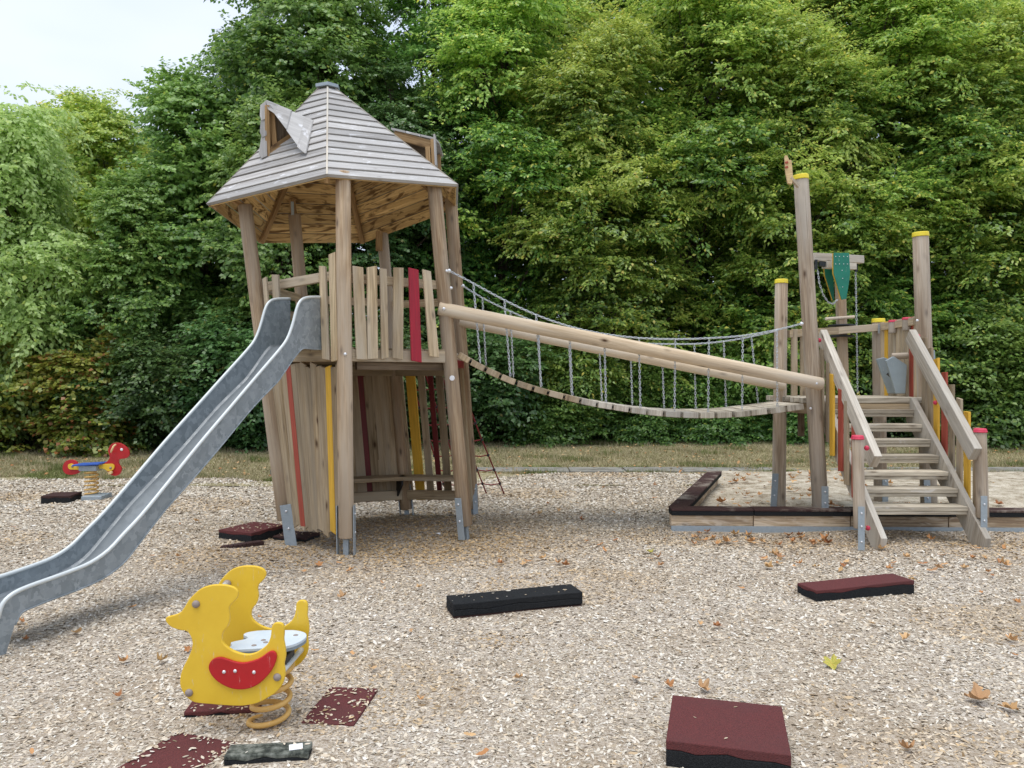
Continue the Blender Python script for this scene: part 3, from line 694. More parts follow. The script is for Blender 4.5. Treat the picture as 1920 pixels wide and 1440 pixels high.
# roof
EV = [P(388, 383, 7.45), P(613, 328, 6.84), P(858, 347, 7.59), P(857, 388, 8.95), P(683, 453, 9.56), P(483, 453, 8.81)]
APX = Vector((-1.945, 8.12, 4.67))
TOPS = []
for e in EV:
    d = e-APX; TOPS.append(APX+Vector((d.x, d.y, 0)).normalized()*.10+Vector((0, 0, -.02)))
roof = MB(); ceil = MB(); raf = MB()
NR = 14
for i in range(6):
    a, b = EV[i], EV[(i+1) % 6]; c, d = TOPS[(i+1) % 6], TOPS[i]
    n_ = (b-a).cross(d-a).normalized()
    if n_.z < 0: n_ = -n_
    for k in range(NR):
        t0, t1 = k/NR, (k+1)/NR-.012*.4
        q = [a.lerp(d, t0), b.lerp(c, t0), b.lerp(c, t1), a.lerp(d, t1)]
        lap = n_*.012; vs = [q[0]+lap, q[1]+lap, q[2], q[3]]+[p-n_*.02 for p in q]
        ou, ov = random.random()*9, random.random()*9; L = (q[1]-q[0]).length; Wd = (q[3]-q[0]).length
        L2 = (q[2]-q[3]).length
        uvt = [(ou, ov), (ou, ov+L), (ou+Wd, ov+(L+L2)/2), (ou+Wd, ov+(L-L2)/2)]
        roof.add(vs, [(0, 1, 2, 3), (7, 6, 5, 4), (0, 4, 5, 1), (1, 5, 6, 2), (2, 6, 7, 3), (3, 7, 4, 0)],
                 [uvt, uvt[::-1], [(ou, ov), (ou+.03, ov), (ou+.03, ov+L), (ou, ov+L)], [(ou, ov)]*4, [(ou, ov), (ou+.03, ov), (ou+.03, ov+L), (ou, ov+L)], [(ou, ov)]*4])
        # ceiling board
        if k % 1 == 0:
            vs = [p-n_*.024 for p in q]+[p-n_*.034 for p in q]; g0 = .002
            ceil.add(vs, [(0, 1, 2, 3), (7, 6, 5, 4), (0, 4, 5, 1), (2, 6, 7, 3)], [uvt, uvt[::-1], [(ou, ov)]*4, [(ou, ov)]*4])
    e = EV[i]; t = TOPS[i]; dn = Vector((0, 0, -.085))
    inw = (APX-e); inw.z = 0; inw.normalize()
    raf.beam(e.lerp(t, .05)+dn*1.0, t+dn, .05, .08)
ro = roof.build('roof', 'roof', T, label='grey weathered hexagonal roof of overlapping boards')
ceil.build('ceiling', 'ceil', T, label='yellow-brown underside boards with dark stains')
raf.split('rafter', 'rafter', T, bev=.003)
m = MB()
for i in range(6):                                       # hip caps: thin dark seam strips
    m.beam(EV[i]+Vector((0, 0, .006)), TOPS[i]+Vector((0, 0, .008)), .016, .012)
m.build('hip_strip', 'grey', ro)
m = MB(); n = 6
pts = [APX+Vector((math.cos(R(60*k))*.13, math.sin(R(60*k))*.13, -.005)) for k in range(6)]
m.prism([APX+(t-APX)*1.32+Vector((0, 0, .02)) for t in TOPS], (0.0, 0, .035)); m.build('roof_cap', 'steel', ro, bev=.003)
# front dormer, turned to the left
def on_roof(x, y, i=0):
    a, b, c = EV[i], EV[i+1], TOPS[i]; n_ = (b-a).cross(c-a); r_ = Vector(((x-960)/F, 1, (HY-y)/F)); o_ = Vector((0, 0, EYE))
    return o_+r_*((a-o_).dot(n_)/r_.dot(n_))
tb, tr_, rr_, rk = on_roof(503, 290), on_roof(545, 256), on_roof(573, 289), on_roof(587, 228)
dA = tb.y-.06; fD = lambda t: dA+(rk.y-dA)*t; lD = lambda t: dA-.02+(rr_.y-.03-dA)*t
m = MB()
for k, (pts, th_) in enumerate((([(498, 188, 0), (521, 197, .25), (516, 214, .25), (502, 205, .0)], 0), ([(521, 198, .25), (546, 208, .52), (537, 243, .5), (515, 214, .25)], 1),
        ([(546, 209, .52), (572, 220, .82), (559, 275, .8), (536, 243, .5)], 0), ([(572, 221, .82), (587, 227, 1), (573, 289, 1), (557, 276, .8)], 1))):
    q = [P(pts[0][0], pts[0][1], fD(pts[0][2])), P(pts[1][0], pts[1][1], fD(pts[1][2])), P(pts[2][0], pts[2][1], lD(pts[2][2])), P(pts[3][0], pts[3][1], lD(pts[3][2]))]
    m.prism([p+Vector((0, -.012*th_, .0)) for p in q], (.006, .028, .012))
for k, pts in enumerate(([(499, 188), (500, 222), (490, 226), (487, 217), (488, 197)], [(500, 220), (500, 254), (491, 258), (487, 247), (489, 222)], [(500, 252), (501, 292), (490, 297), (485, 288), (490, 254)])):
    m.prism([P(x, y, dA+.01*k) for x, y in pts], (-.05, .30, .0))
m.build('dormer', 'roof', ro, bev=.003, label='small pointed dormer turned left on the front roof slope')
m = MB(); m.prism([P(500, 192, dA+.05), tb+Vector((0, .05, 0)), tr_+Vector((.03, .05, 0)), P(552, 212, fD(.6)+.03)], (0, .015, 0)); m.build('dormer_shade_panel', 'dark', ro)  # dark panel closes the opening, standing in for the shaded dormer interior
m = MB(); m.beam(P(502, 198, dA+.01), tb+Vector((0, 0, -.02)), .045, .05, up=(0, 1, 0)); m.beam(P(510, 207, dA+.06), tb.lerp(tr_, .28)+Vector((0, .02, 0)), .05, .03, up=(0, 1, 0)); m.beam(tb+Vector((0, 0, .02)), tr_+Vector((.03, .02, .02)), .05, .06)
m.split('dormer_frame', 'rafter', ro, bev=.003)
m = MB(); a0, a1 = P(733, 243, 8.12), P(816, 262, 8.12); bk = Vector((.03, .62, -.0))
for t0, t1 in ((0, .32), (.33, .66), (.67, 1)):
    m.prism([a0.lerp(a1, t0), a0.lerp(a1, t1), a0.lerp(a1, t1)+bk*.5+Vector((0, 0, .05)), a0.lerp(a1, t0)+bk*.5+Vector((0, 0, .05))], (0, 0, .022))
    m.prism([a0.lerp(a1, t0)+bk*.51+Vector((0, 0, .05)), a0.lerp(a1, t1)+bk*.51+Vector((0, 0, .05)), a0.lerp(a1, t1)+bk, a0.lerp(a1, t0)+bk], (0, 0, .022))
m.build('dormer', 'roof', ro, bev=.003, label='small dormer on the right roof slope')
m = MB(); dz_ = Vector((0, 0, -.055))
m.beam(a0+Vector((.03, .03, -.045)), a1+Vector((-.03, .03, -.05)), .035, .085); m.beam(a0+bk+Vector((.03, -.03, -.045)), a1+bk+Vector((-.03, -.03, -.05)), .035, .085)
for D in (8.14, 8.70): m.beam(P(812, 262, 8.14)+Vector((0, D-8.14, 0)), P(815, 322, 8.14)+Vector((0, D-8.14, 0)), .05, .06, up=(0, 1, 0))
m.beam(P(802, 276, 8.15), P(804, 316, 8.15), .05, .05, up=(0, 1, 0))
m.split('dormer_frame', 'rafter', ro, bev=.003)
m = MB(); m.beam(P(815, 254, 8.10), P(818, 312, 8.10), .02, .10, up=(0, 1, 0)); m.build('dormer_board', 'roof', ro, bev=.002)
m = MB(); m.prism([P(735, 248, 8.45), P(806, 268, 8.45), P(806, 322, 8.45), P(790, 310, 8.45)], (0, .02, 0)); m.build('dormer_shade_panel', 'dark', ro)  # dark sheet painting the shade inside the open-sided dormer
# tops of rear posts: brackets up to the roof
m = MB()
m.beam(P(551, 408, 8.72), P(548, 372, 8.66), .06, .05, up=(0, 1, 0)); m.split('bracket', 'rafter', T, bev=.003)
m = MB(); m.beam(P(549, 404, 8.66), P(548, 378, 8.62), .03, .01, up=(0, 1, 0)); m.split('bracket', 'steel', T)
m = MB(); m.beam(P(711, 470, 9.2), P(711, 434, 9.2), .075, .05, up=(0, 1, 0)); m.split('bracket', 'rafter', T, bev=.003)
m = MB()
for k, e in (('L', 0), ('F', 1), ('R', 2), ('RB', 3)):
    a = tower_posts[k][1]; m.beam(a+Vector((0, 0, -.02)), EV[e].lerp(TOPS[e], .16)+Vector((0, 0, -.10)), .05, .05)
m.split('bracket', 'rafter', T)

# ------------------------------------------------------------------ slide
S = thing('slide', (-2.6, 6.0, 0), 'long galvanised metal slide running from the tower down to the left', 'slide')
A0, A1 = Vector((-1.72, 7.25, 0)), Vector((-2.95, 4.46, 0)); dv = (A1-A0); fv = Vector((dv.y, -dv.x, 0)).normalized()
if fv.x > 0: fv = -fv
WS = .36
def onplane(x, y):
    k = (x-960)/F; s = (A0.x-k*A0.y)/(k*dv.y-dv.x); q = A0+dv*s
    return Vector((q.x, q.y, EYE+(HY-y)/F*q.y))
def smooth(pts, n=4, closed=False):
    out = []; N = len(pts)
    for i in range(N if closed else N-1):
        if closed: a, b, c, d = pts[i-1], pts[i], pts[(i+1) % N], pts[(i+2) % N]
        else: a, b, c, d = pts[max(i-1, 0)], pts[i], pts[i+1], pts[min(i+2, N-1)]
        for k in range(n):
            t = k/n; out.append(.5*((2*b)+(c-a)*t+(2*a-5*b+4*c-d)*t*t+(3*b-a-3*c+d)*t**3))
    if not closed: out.append(pts[-1])
    return out
rail_px = [(602, 557), (585, 557), (571, 559), (562, 566), (556, 580), (548, 610), (538, 636), (522, 658), (486, 700), (430, 766), (374, 832), (311, 910), (265, 966), (233, 1000), (203, 1032), (170, 1055), (135, 1070), (97, 1084), (55, 1099), (25, 1113), (5, 1132), (-4, 1160)]
low_px = [(603, 655), (590, 655), (578, 654), (567, 654), (556, 665), (545, 680), (535, 695), (527, 706), (520, 716), (472, 766), (421, 828), (372, 886), (314, 951), (283, 990), (256, 1025), (230, 1057), (190, 1086), (140, 1108), (97, 1124), (60, 1139), (39, 1150), (28, 1172)]
rail = smooth([onplane(*p) for p in rail_px], 3); low = smooth([onplane(*p) for p in low_px], 3)
out_n = -fv
def sheet(r0, r1, off, th=.004, name='side_panel'):
    m = MB(); n = len(r0)
    vs = [p+off for p in r0]+[p+off for p in r1]; fs = [(i, i+1, n+i+1, n+i) for i in range(n-1)]
    m.add(vs, fs, None, False); o = m.build(name, 'galv', S); sl = o.modifiers.new('solid', 'SOLIDIFY'); sl.thickness = th; sl.offset = 0; return o
sheet(rail, low, Vector()); sheet(rail, low, fv*WS)
bed = [l.lerp(r, .05) for l, r in zip(low, rail)]
m = MB(); n = len(bed); vs = []; 
for t in (0, .06, .5, .94, 1): vs += [p+fv*WS*t+Vector((0, 0, .015 if t in (0, 1) else 0)) for p in bed]
fs = [(j*n+i, j*n+i+1, (j+1)*n+i+1, (j+1)*n+i) for j in range(4) for i in range(n-1)]
m.add(vs, fs, None, False); o = m.build('chute_bed', 'galvbed', S); sl = o.modifiers.new('solid', 'SOLIDIFY'); sl.thickness = .004
for off in (Vector(), fv*WS):
    MB().tube([p+off for p in rail], .013, 10).build('side_rail', 'rail', S)
    MB().tube([p+off+out_n*.004*(1 if off.length == 0 else -1) for p in low], .006, 6).build('lower_edge', 'galv', S)
# exit foot panels
for off in (Vector(), fv*WS):
    e = [onplane(39, 1150)+off, onplane(28, 1166)+off, onplane(8, 1232)+off, onplane(-26, 1250)+off, onplane(-40, 1180)+off, onplane(-10, 1140)+off]
    for q in e[2:4]: q.z = min(q.z, .0)
    MB().prism(e, out_n*.006).build('foot_panel', 'galv', S)
m = MB(); m.beam(bed[0]+fv*.02, bed[0]+fv*(WS-.02), .1, .01); m.build('top_plate', 'galv', S)

# ------------------------------------------------------------------ climbing net
N_ = thing('climbing_net', (-.4, 10.3, 0), 'red rope climbing net leaning against the back of the tower', 'climbing net')
tops = [P(765, 690, 9.35), P(793, 688, 9.3), P(822, 686, 9.25), P(850, 684, 9.2)]; bots = [P(838, 930, 10.7), P(876, 931, 10.7), P(913, 931, 10.7), P(946, 931, 10.7)]
for b_ in bots: b_.z = 0
m = MB()
for a, b in zip(tops, bots): m.tube([a, a.lerp(b, .5)+Vector((0, 0, -.03)), b], .010, 6)
m.split('rope', 'rope', N_)
m = MB(); k_ = MB()
for j in range(1, 8):
    t = j/8+.02; pts = []
    for a, b in zip(tops, bots): q = a.lerp(b, t)+Vector((0, 0, -.03*math.sin(math.pi*t))); pts.append(q); k_.ball(q, .02, (1, 1, 1.2), 8, 5)
    pp = []
    for i in range(3): pp += [pts[i], pts[i].lerp(pts[i+1], .5)+Vector((0, 0, -.018))]
    m.tube(pp+[pts[3]], .008, 6)
m.split('rung_rope', 'rope', N_); k_.split('knot', 'black', N_)

# ------------------------------------------------------------------ stair platform
PZ = 1.40
Q = thing('stair_platform', (3.9, 8.7, 0), 'raised timber platform with open stairs and yellow-capped posts above the sandbox', 'play platform')
qp = {'M1': (P(1539, 962, 8.35), P(1502, 336, 8.35), .083, .077), 'M0': (P(1460, 950, 9.25), P(1465, 531, 9.3), .080, .073),
      'P2': (P(1742, 950, 8.75), P(1726, 443, 8.7), .088, .084), 'P3': (P(1651, 940, 9.9), P(1647, 604, 9.9), .080, .077)}
qo = {}
for k, (a, b, r0, r1) in qp.items():
    o = MB().log(a, b, r0, r1, 22).build('post', 'post_grey', Q); qo[k] = o
    ax = (b-a).normalized(); MB().log(b-ax*.006, b+ax*.045, r1+.006, r1+.003, 22, .004).build('post_cap', 'capyellow', o)
for k, xs, ys in (('M0', (1454, 1450), (888, 950)), ('M1', (1547, 1547), (912, 958)), ('P2', (1738, 1740), (900, 950)), ('P3', (1660, 1660), (890, 945))):
    D = qp[k][0].y-.085; a = P(xs[0], ys[0], D); b = P(xs[1], ys[1]+6, D); m = MB(); m.beam(b, a, .075, .007, up=(0, 1, 0)); m.build('anchor_plate', 'steel', qo[k], bev=.002)
    m = MB(); 
    for t in (.2, .6): m.bolt(a.lerp(b, t)+Vector((0, -.008, 0)), (0, -1, 0), .011)
    m.split('bolt', 'bolt', qo[k])
# platform planks
m = MB(); x0, x1 = 3.28, 4.60; yy = 8.53
for i in range(9):
    m.beam((x0-.05*(i % 2 == 0), yy+.07, PZ-.03), (x1+i*.01, yy+.07, PZ-.03+random.uniform(-.003, .003)), .135, .06); yy += .14
m.build('deck', 'tread', Q, bev=.005)
m = MB(); m.beam((3.45, 8.56, PZ-.13), (4.5, 8.56, PZ-.13), .05, .13); m.beam((3.4, 9.7, PZ-.13), (4.6, 9.7, PZ-.13), .05, .13); m.beam((4.55, 8.65, PZ-.12), (4.62, 9.8, PZ-.12), .05, .13); m.beam((3.36, 8.5, PZ-.12), (3.3, 9.2, PZ-.12), .05, .13)
m.split('deck_beam', 'plank', Q, bev=.004)
# stairs (part) with treads, handrails, slats
SB, ST_ = 7.38, 8.56; slope = (PZ-.22)/(ST_-SB)
m = MB()
xs0, xs1 = 3.47, 4.44
for X in (xs0, xs1):
    a = Vector((X, 7.33, .10)); b = Vector((X, 8.56, PZ-.14))
    d = (b-a).normalized(); up_ = Vector((0, -d.z, d.y))
    m.prism([(X-.03, 7.20, .01), (X-.03, 7.17, .12), (X-.03, 8.50, PZ), (X-.03, 8.62, PZ), (X-.03, 8.62, PZ-.26), (X-.03, 7.36, -.01)], (.06, 0, 0))
stair = thing('staircase', (3.95, 7.9, 0), 'steep open timber staircase with coloured slats leading up to the platform', 'staircase')
m.split('stringer', 'grey', stair, bev=.005)
for k in range(1, 8):
    y = (768, 795.5, 824, 854, 884.5, 916.5, 950)[k-1]; D = 8.44-(k-1)*.166; z = EYE+(HY-y)/F*D
    m = MB(); m.beam((xs0+.03, D+.115, z-.022), (xs1-.03, D+.115, z-.022), .24, .044); m.beam((xs0+.032, D+.03, z-.063), (xs1-.032, D+.03, z-.063), .05, .034)
    m.build('tread', 'tread', stair, bev=.005)
hr = []
for (a, b) in ((P(1642, 866, 7.22), P(1541, 628, 8.55)), (P(1829, 852, 7.25), P(1707, 628, 8.55))):
    m = MB(); m.beam(a, b, .075, .16); m.build('handrail', 'grey', stair, bev=.006); hr.append((a, b))
for X, sx, items in ((3.40, -1, [(8.44, 235, 690, None), (8.28, 315, 780, None), (8.17, 380, 860, 'yellow'), (7.96, 468, 950, 'red'), (7.82, 537, 1030, None), (7.64, 625, 1110, 'reddish'), (7.50, 697, 1150, None)]),
                     (4.53, 1, [(8.45, 200, 560, None), (8.33, 330, 600, None), (8.21, 400, 690, 'yellow'), (8.06, 480, 770, 'red'), (7.93, 555, 850, None), (7.79, 640, 940, None), (7.66, 600, 1025, 'yellow'), (7.51, 700, 1100, None)])):
    g = MB()
    for D, y0, y1, c in items:
        z1 = EYE+(HY-(y0/3.13+580))/F*D; 
        if sx > 0: z1 = .86+(D-7.25)*.985+.02; z0 = z1-.95-.05
        else: z0 = EYE+(HY-(y1/3.13+580))/F*D
        mm = MB() if c else g
        mm.beam((X, D, z0), (X, D, z1), .085 if c else .08, .026, up=(1, 0, 0), cut0=random.uniform(-.01, .01), cut1=random.uniform(-.01, .01))
        if c: mm.build('slat', {'yellow': 'yellow', 'red': 'red', 'reddish': 'red'}[c], stair, bev=.003, label=c.replace('reddish', 'red')+' slat beside the stairs')
    g.split('slat', 'plank', stair, bev=.003)
# newel posts with red caps
for (x, yt, yb, D, X_) in ((1612, 823, 985, 7.2, 0), (1842, 810, 965, 7.33, 0)):
    a, b = P(x, yb+5, D), P(x-4, yt, D); o = MB().log(a, b, .058, .054, 8, .004).build('newel_post', 'post_grey', stair)
    MB().log(b-Vector((0, 0, .004)), b+Vector((0, 0, .035)), .064, .055, 8, .006).build('post_cap', 'capred', o)
    m = MB(); q0 = P(x+3, yb-35, D-.066); q1 = P(x+3, 1032, D-.066); m.beam(q1, q0, .062, .007, up=(0, 1, 0)); m.beam(a+Vector((-.035, .0, .0)), a+Vector((-.035, 0, -.24)), .05, .04)
    m.build('anchor_plate', 'steel', o, bev=.002)
    m = MB()
    for t in (.15, .45, .8): m.bolt(q0.lerp(q1, t)+Vector((0, -.008, 0)), (0, -1, 0), .01)
    m.split('bolt', 'bolt', o)
m = MB()
for p_ in (P(1625, 840, 7.2), P(1627, 990, 7.22), P(1536, 638, 8.42), P(1721, 630, 8.5), P(1754, 755, 8.2)): m.ball(p_, .024, (1, 1, 1), 12, 8)
m.split('bolt_cover', 'capred', stair)
# back rail and right slat wall
zr = 2.22
rb = [P(1478, 626, 9.3), P(1500, 624, 9.42), P(1570, 620, 9.78), P(1646, 614, 9.83), P(1716, 602, 8.88)]
m = MB()
for a, b in ((rb[0], rb[2]), (rb[2], rb[3]), (rb[3]+Vector((.02, -.08, 0)), rb[4])): m.beam(a, b, .05, .09)
m.split('back_rail', 'slat', Q, bev=.004)
m = MB(); m.beam(P(1648, 608, 9.77), P(1648, 625, 9.77), .022, .012, up=(0, 1, 0)); m.build('bracket', 'steel', Q)
g = MB()
for x, D in ((1489, 9.36), (1506, 9.47)): g.beam(P(x, 742, D-.04), P(x, 617, D-.04), .075, .025, up=(0, 1, 0))
g.beam(P(1518, 742, 9.0), P(1516, 640, 9.0), .07, .025, up=(0, 1, 0))
n_ = 9
for i in range(n_):
    t = (i+.7)/n_; p = (rb[3]).lerp(rb[4], t)+Vector((.03, 0, 0)); a = Vector((p.x, p.y, PZ-.02)); b = Vector((p.x, p.y, p.z+.06)); dirn = (rb[4]-rb[3]).cross(Vector((0, 0, 1)))
    if i in (1, 7):
        MB().beam(a, b, .08, .026, up=dirn).build('slat', ('yellow', 'red')[i == 7], Q, bev=.003, label=('yellow', 'red')[i == 7]+' slat in the platform side wall')
    else: g.beam(a, b, .085, .026, up=dirn)
g.split('slat', 'slat', Q, bev=.003)
m = MB()
for (x, y, D) in ((1674, 600, 9.4), (1700, 595, 9.05)): c = P(x, y, D); m.log(c-Vector((0, 0, .03)), c, .055, .05, 8, .006)
m.split('slat_cap', 'capred', Q)
m = MB(); m.log(P(1674, 625, 9.4), P(1674, 603, 9.4), .048, .048, 10, .004); m.log(P(1700, 620, 9.05), P(1700, 598, 9.05), .048, .048, 10, .004); m.split('short_post', 'post_grey', Q)
m = MB(); m.beam(P(1502, 745, 9.1), P(1502, 818, 9.1), .07, .03, up=(0, 1, 0)); m.build('hanging_board', 'dark', Q)
m = MB(); m.beam(P(1754, 742, 8.55), P(1748, 657, 8.55), .05, .01, up=(0, 1, 0)); m.build('side_plate', 'steel', Q)
# wooden figure board on top of the tall post
m = MB(); D = 8.2; m.beam(P(1497, 350, D), P(1482, 333, D-.05), .03, .03); m.build('peg', 'log', Q)
pts = [P(x, y, D-.06) for x, y in ((1471, 292), (1476, 291), (1480, 300), (1484, 300), (1487, 330), (1485, 345), (1477, 343), (1473, 322))]
m = MB(); m.prism(pts, (.012, .05, 0)); fb = m.build('peg_board', 'light', Q, bev=.002)
m = MB(); 
for y in (305, 314): m.beam(P(1472.5, y, D-.065), P(1477.5, y-1, D-.065), .02, .01, up=(0, 1, 0))
m.split('mark', 'red', fb)
# bolts
m = MB()
for x, y, D in ((1532, 722, 8.2), (1520, 766, 8.26), (1458, 619, 9.2), (1720, 601, 8.6)): m.bolt(P(x, y, D), (0, -1, 0), .016)
m.split('bolt', 'bolt', Q)

# sand crane
K = thing('sand_crane', (4.16, 9.95, 0), 'swivelling wooden sand crane with green side plates and hanging chains behind the platform', 'sand crane')
D = 9.95
m = MB(); m.beam(P(1583, 760, D), P(1574, 486, D), .105, .105, up=(0, 1, 0)); m.build('pole', 'post', K, bev=.008)
m = MB(); m.beam(P(1523, 482, D-.1), P(1615, 487, D+.25), .10, .10); m.beam(P(1546, 497, D-.14), P(1601, 500, D+.15), .09, .085); m.split('beam', 'grey', K, bev=.006)
def gp(xs, D, ed):
    pts = [P(x, y, D) for x, y in xs]; m = MB(); m.prism(pts, (0.004, .018, 0)); o = m.build('side_plate', 'green', K, bev=.001)
    m = MB(); m.prism([p+Vector((-.006, .0185, 0)) for p in pts], (0.0, .008, 0)); m.build('plate_edge', 'yellow', o)
    return o
g1 = gp([(1563, 474), (1592, 474), (1594, 510), (1593, 522), (1587, 560), (1578, 562), (1563, 512)], D-.28, 0)
m = MB()
for x in (1567, 1574, 1582, 1589):
    for y in (481, 495): m.bolt(P(x, y, D-.285), (0, -1, 0), .006)
for x, y in ((1579, 507), (1580, 522), (1580, 538)): m.bolt(P(x, y, D-.285), (0, -1, 0), .006)
m.split('bolt', 'bolt', K)
gp([(1546, 500), (1562, 500), (1564, 560), (1562, 564), (1547, 516)], D+.12, 0)
m = MB(); m.lathe(P(1577, 612, D), [(.0, .0), (.16, .0), (.165, .012), (.16, .022), (.0, .022)]); m.lathe(P(1577, 632, D), [(.0, .0), (.16, .0), (.165, .012), (.16, .022), (.0, .022)]); m.split('bearing_ring', 'black', K)
m = MB(); m.log(P(1548, 598, D-.07), P(1602, 594, D-.03), .02, .02, 10, .004); m.build('handle', 'log', K)
m = MB(); m.chain([P(1533, 505, D-.16), P(1536, 530, D-.16), P(1543, 552, D-.15), P(1553, 567, D-.13), P(1562, 570, D-.12), P(1570, 562, D-.08)], .04, .004, .016); m.build('chain', 'chain', K)
m = MB(); m.chain([P(1604, 508, D+.15), P(1606, 600, D+.15), P(1608, 736, D+.12)], .04, .004, .016); m.build('chain', 'chain', K)
m = MB(); m.beam(P(1530, 487, D-.16), P(1530, 505, D-.16), .03, .03, up=(0, 1, 0)); m.beam(P(1605, 497, D+.15), P(1605, 510, D+.15), .03, .03, up=(0, 1, 0)); m.beam(P(1536, 494, D-.16), P(1547, 496, D-.16), .05, .06); m.split('pulley', 'black', K)

# sand chute (grey V-shaped hopper)
H_ = thing('sand_hopper', (4.3, 9.0, PZ), 'grey plastic V-shaped sand hopper standing at the back of the platform', 'sand hopper')
for D0, pts in ((9.0, [(1661, 676), (1676, 668), (1688, 676), (1701, 684), (1698, 738), (1680, 738), (1669, 700)]), (9.38, [(1644, 673), (1658, 670), (1664, 672), (1684, 738), (1667, 738)])):
    m = MB(); m.prism([P(x, y, D0) for x, y in pts], (.01, .06, 0)); m.build('side_panel', 'greyplastic', H_, bev=.008)
m = MB(); m.log(P(1672, 668, 9.05), P(1703, 667, 9.0), .038, .038, 12, .004); m.build('crossbar', 'post_grey', H_)
m = MB(); m.beam(P(1668, 700, 9.12), P(1692, 722, 9.12), .03, .12, up=(0, 1, 0)); m.build('spacer', 'black', H_)

# ------------------------------------------------------------------ rope bridge
B = thing('suspension_bridge', (1.3, 8.5, 0), 'sagging plank suspension bridge on chains between the tower and the stair platform', 'suspension bridge')
for a, b in ((P(822, 578, 7.62), P(1541, 720, 8.16)), (P(862, 601, 8.85), P(1470, 723, 9.12))):
    MB().log(a, b, .068, .066, 22, .01).build('handrail_log', 'log', B)
m = MB()
for x, y, D in ((832, 579, 7.56), (1531, 719, 8.09)): m.bolt(P(x, y, D), (0, -1, 0), .018)
m.split('bolt', 'bolt', B)
cs = lambda l: [(x/2.6667+820, y/2.6667+480) for x, y in l]
pe = cs([(100, 489), (165, 528), (240, 567), (315, 602), (395, 635), (480, 662), (555, 684), (635, 705), (715, 724), (800, 742), (880, 755), (965, 769), (1050, 780), (1135, 789), (1222, 794), (1310, 797), (1395, 797), (1480, 793), (1570, 786), (1660, 776), (1745, 765), (1840, 752)])
n = len(pe)-1; DN = lambda x: 7.68+(x-857)/(1510-857)*.52; DF = lambda x: 8.78+(x-857)/(1510-857)*.35
for i in range(n):
    (xa, ya), (xb, yb) = pe[i], pe[i+1]; xm = (xa+xb)/2; ym = (ya+yb)/2
    a = P(xa, ya, DN(xm)); b = P(xb, yb, DN(xm)); L = (b-a).length; d = (b-a).normalized(); up_ = Vector((0, 1, 0)).cross(d).normalized()*-1
    c = (a+b)/2; wob = random.uniform(-.03, .03); yf = DF(xm)+.05
    m = MB(); m.beam(c+Vector((0, wob, 0)), Vector((c.x, yf+wob, c.z)), L-.026, .062, up=up_); m.build('plank', 'tread' if i > 14 else ('plank' if i < 8 else 'grey'), B, bev=.006)
m = MB()
for off in (.12, .85):
    pts = [P(x, y, DN(x)) for x, y in pe]; m.tube([Vector((p.x, p.y+off, p.z-.002)) for p in pts], .016, 6)
m.split('under_belt', 'rubblack', B)
near = [(842, 508), (870, 522), (905, 541), (950, 565), (1004, 590), (1067, 612), (1130, 626), (1200, 634), (1270, 636), (1330, 634), (1390, 630), (1450, 620), (1503, 607)]
NC = [P(x, y, 7.6+(x-842)/661*.68) for x, y in near]
far = [(868, 536), (905, 559), (955, 583), (1010, 606), (1070, 622), (1130, 636), (1190, 643), (1240, 645), (1300, 645), (1350, 641), (1400, 633), (1456, 620)]
FC = [P(x, y, 8.72+(x-868)/588*.48) for x, y in far]
for c in (NC, FC): MB().chain(smooth(c, 2)).build('handrail_chain', 'chain', B)
def along(pts, X):
    for a, b in zip(pts, pts[1:]):
        if a.x <= X <= b.x: return a.lerp(b, (X-a.x)/(b.x-a.x))
    return pts[-1] if X > pts[-1].x else pts[0]

nh = [(180, 215, 535), (335, 365, 600), (493, 520, 650), (660, 675, 695), (835, 843, 735), (1008, 1015, 757), (1190, 1186, 773), (1358, 1354, 778), (1527, 1524, 773), (1697, 1700, 752)]
fh = [(225, 243, 545), (365, 381, 605), (505, 516, 655), (655, 671, 690), (808, 823, 722), (965, 975, 747), (1122, 1134, 762), (1285, 1292, 768), (1432, 1444, 762), (1570, 1605, 745)]
for lst, C_, Df in ((nh, NC, lambda x: 7.6+(x-842)/661*.68), (fh, FC, lambda x: 8.72+(x-868)/588*.48)):
    for tx, bx, by in lst:
        x = tx/2.6667+820; X = (x-960)/F*Df(x); a = along(C_, X); x2 = bx/2.6667+820; b = P(x2, by/2.6667+480, Df(x2)+.02)
        MB().chain([a, b]).build('hanger_chain', 'chain', B)
m = MB()
for p in (NC[0], NC[-1], FC[0], FC[-1]): m.ball(p, .022, (1, 1, 1), 10, 6)
m.split('eye_bolt', 'bolt', B)

# ------------------------------------------------------------------ sandbox frame
X_ = thing('sandbox_frame', (3.0, 9.0, 0), 'sandbox edging of timber beams topped with dark red rubber', 'sandbox')
def side(a, b, wd=.2, ins=Vector((0, 1, 0)), cuts=()):
    a = Vector(a); b = Vector(b); d = (b-a).normalized(); n_ = ins
    ts = [0]+list(cuts)+[1]
    tb = MB(); rb_ = MB(); rk = MB()
    for t0, t1 in zip(ts, ts[1:]):
        p, q = a.lerp(b, t0)+d*.004, a.lerp(b, t1)-d*.004
        tb.beam(p+n_*.09+Vector((0, 0, .09)), q+n_*.09+Vector((0, 0, .09)), .12, .125)
        rk.beam(p+n_*.10+Vector((0, 0, .176)), q+n_*.10+Vector((0, 0, .176)), wd-.006, .045)
        rb_.beam(p+n_*.10+Vector((0, 0, .212)), q+n_*.10+Vector((0, 0, .212)), wd, .024)
    t_ = tb.build('timber', 'timber', X_, bev=.008); rk.build('rubber_core', 'rubblack', X_, bev=.004); rb_.build('rubber_edge', 'rubdusty', X_, bev=.006)
    m = MB(); m.beam(a+n_*.02+Vector((0, 0, -.03)), b+n_*.02+Vector((0, 0, -.03)), .01, .14); m.build('kick_plate', 'steel', X_)
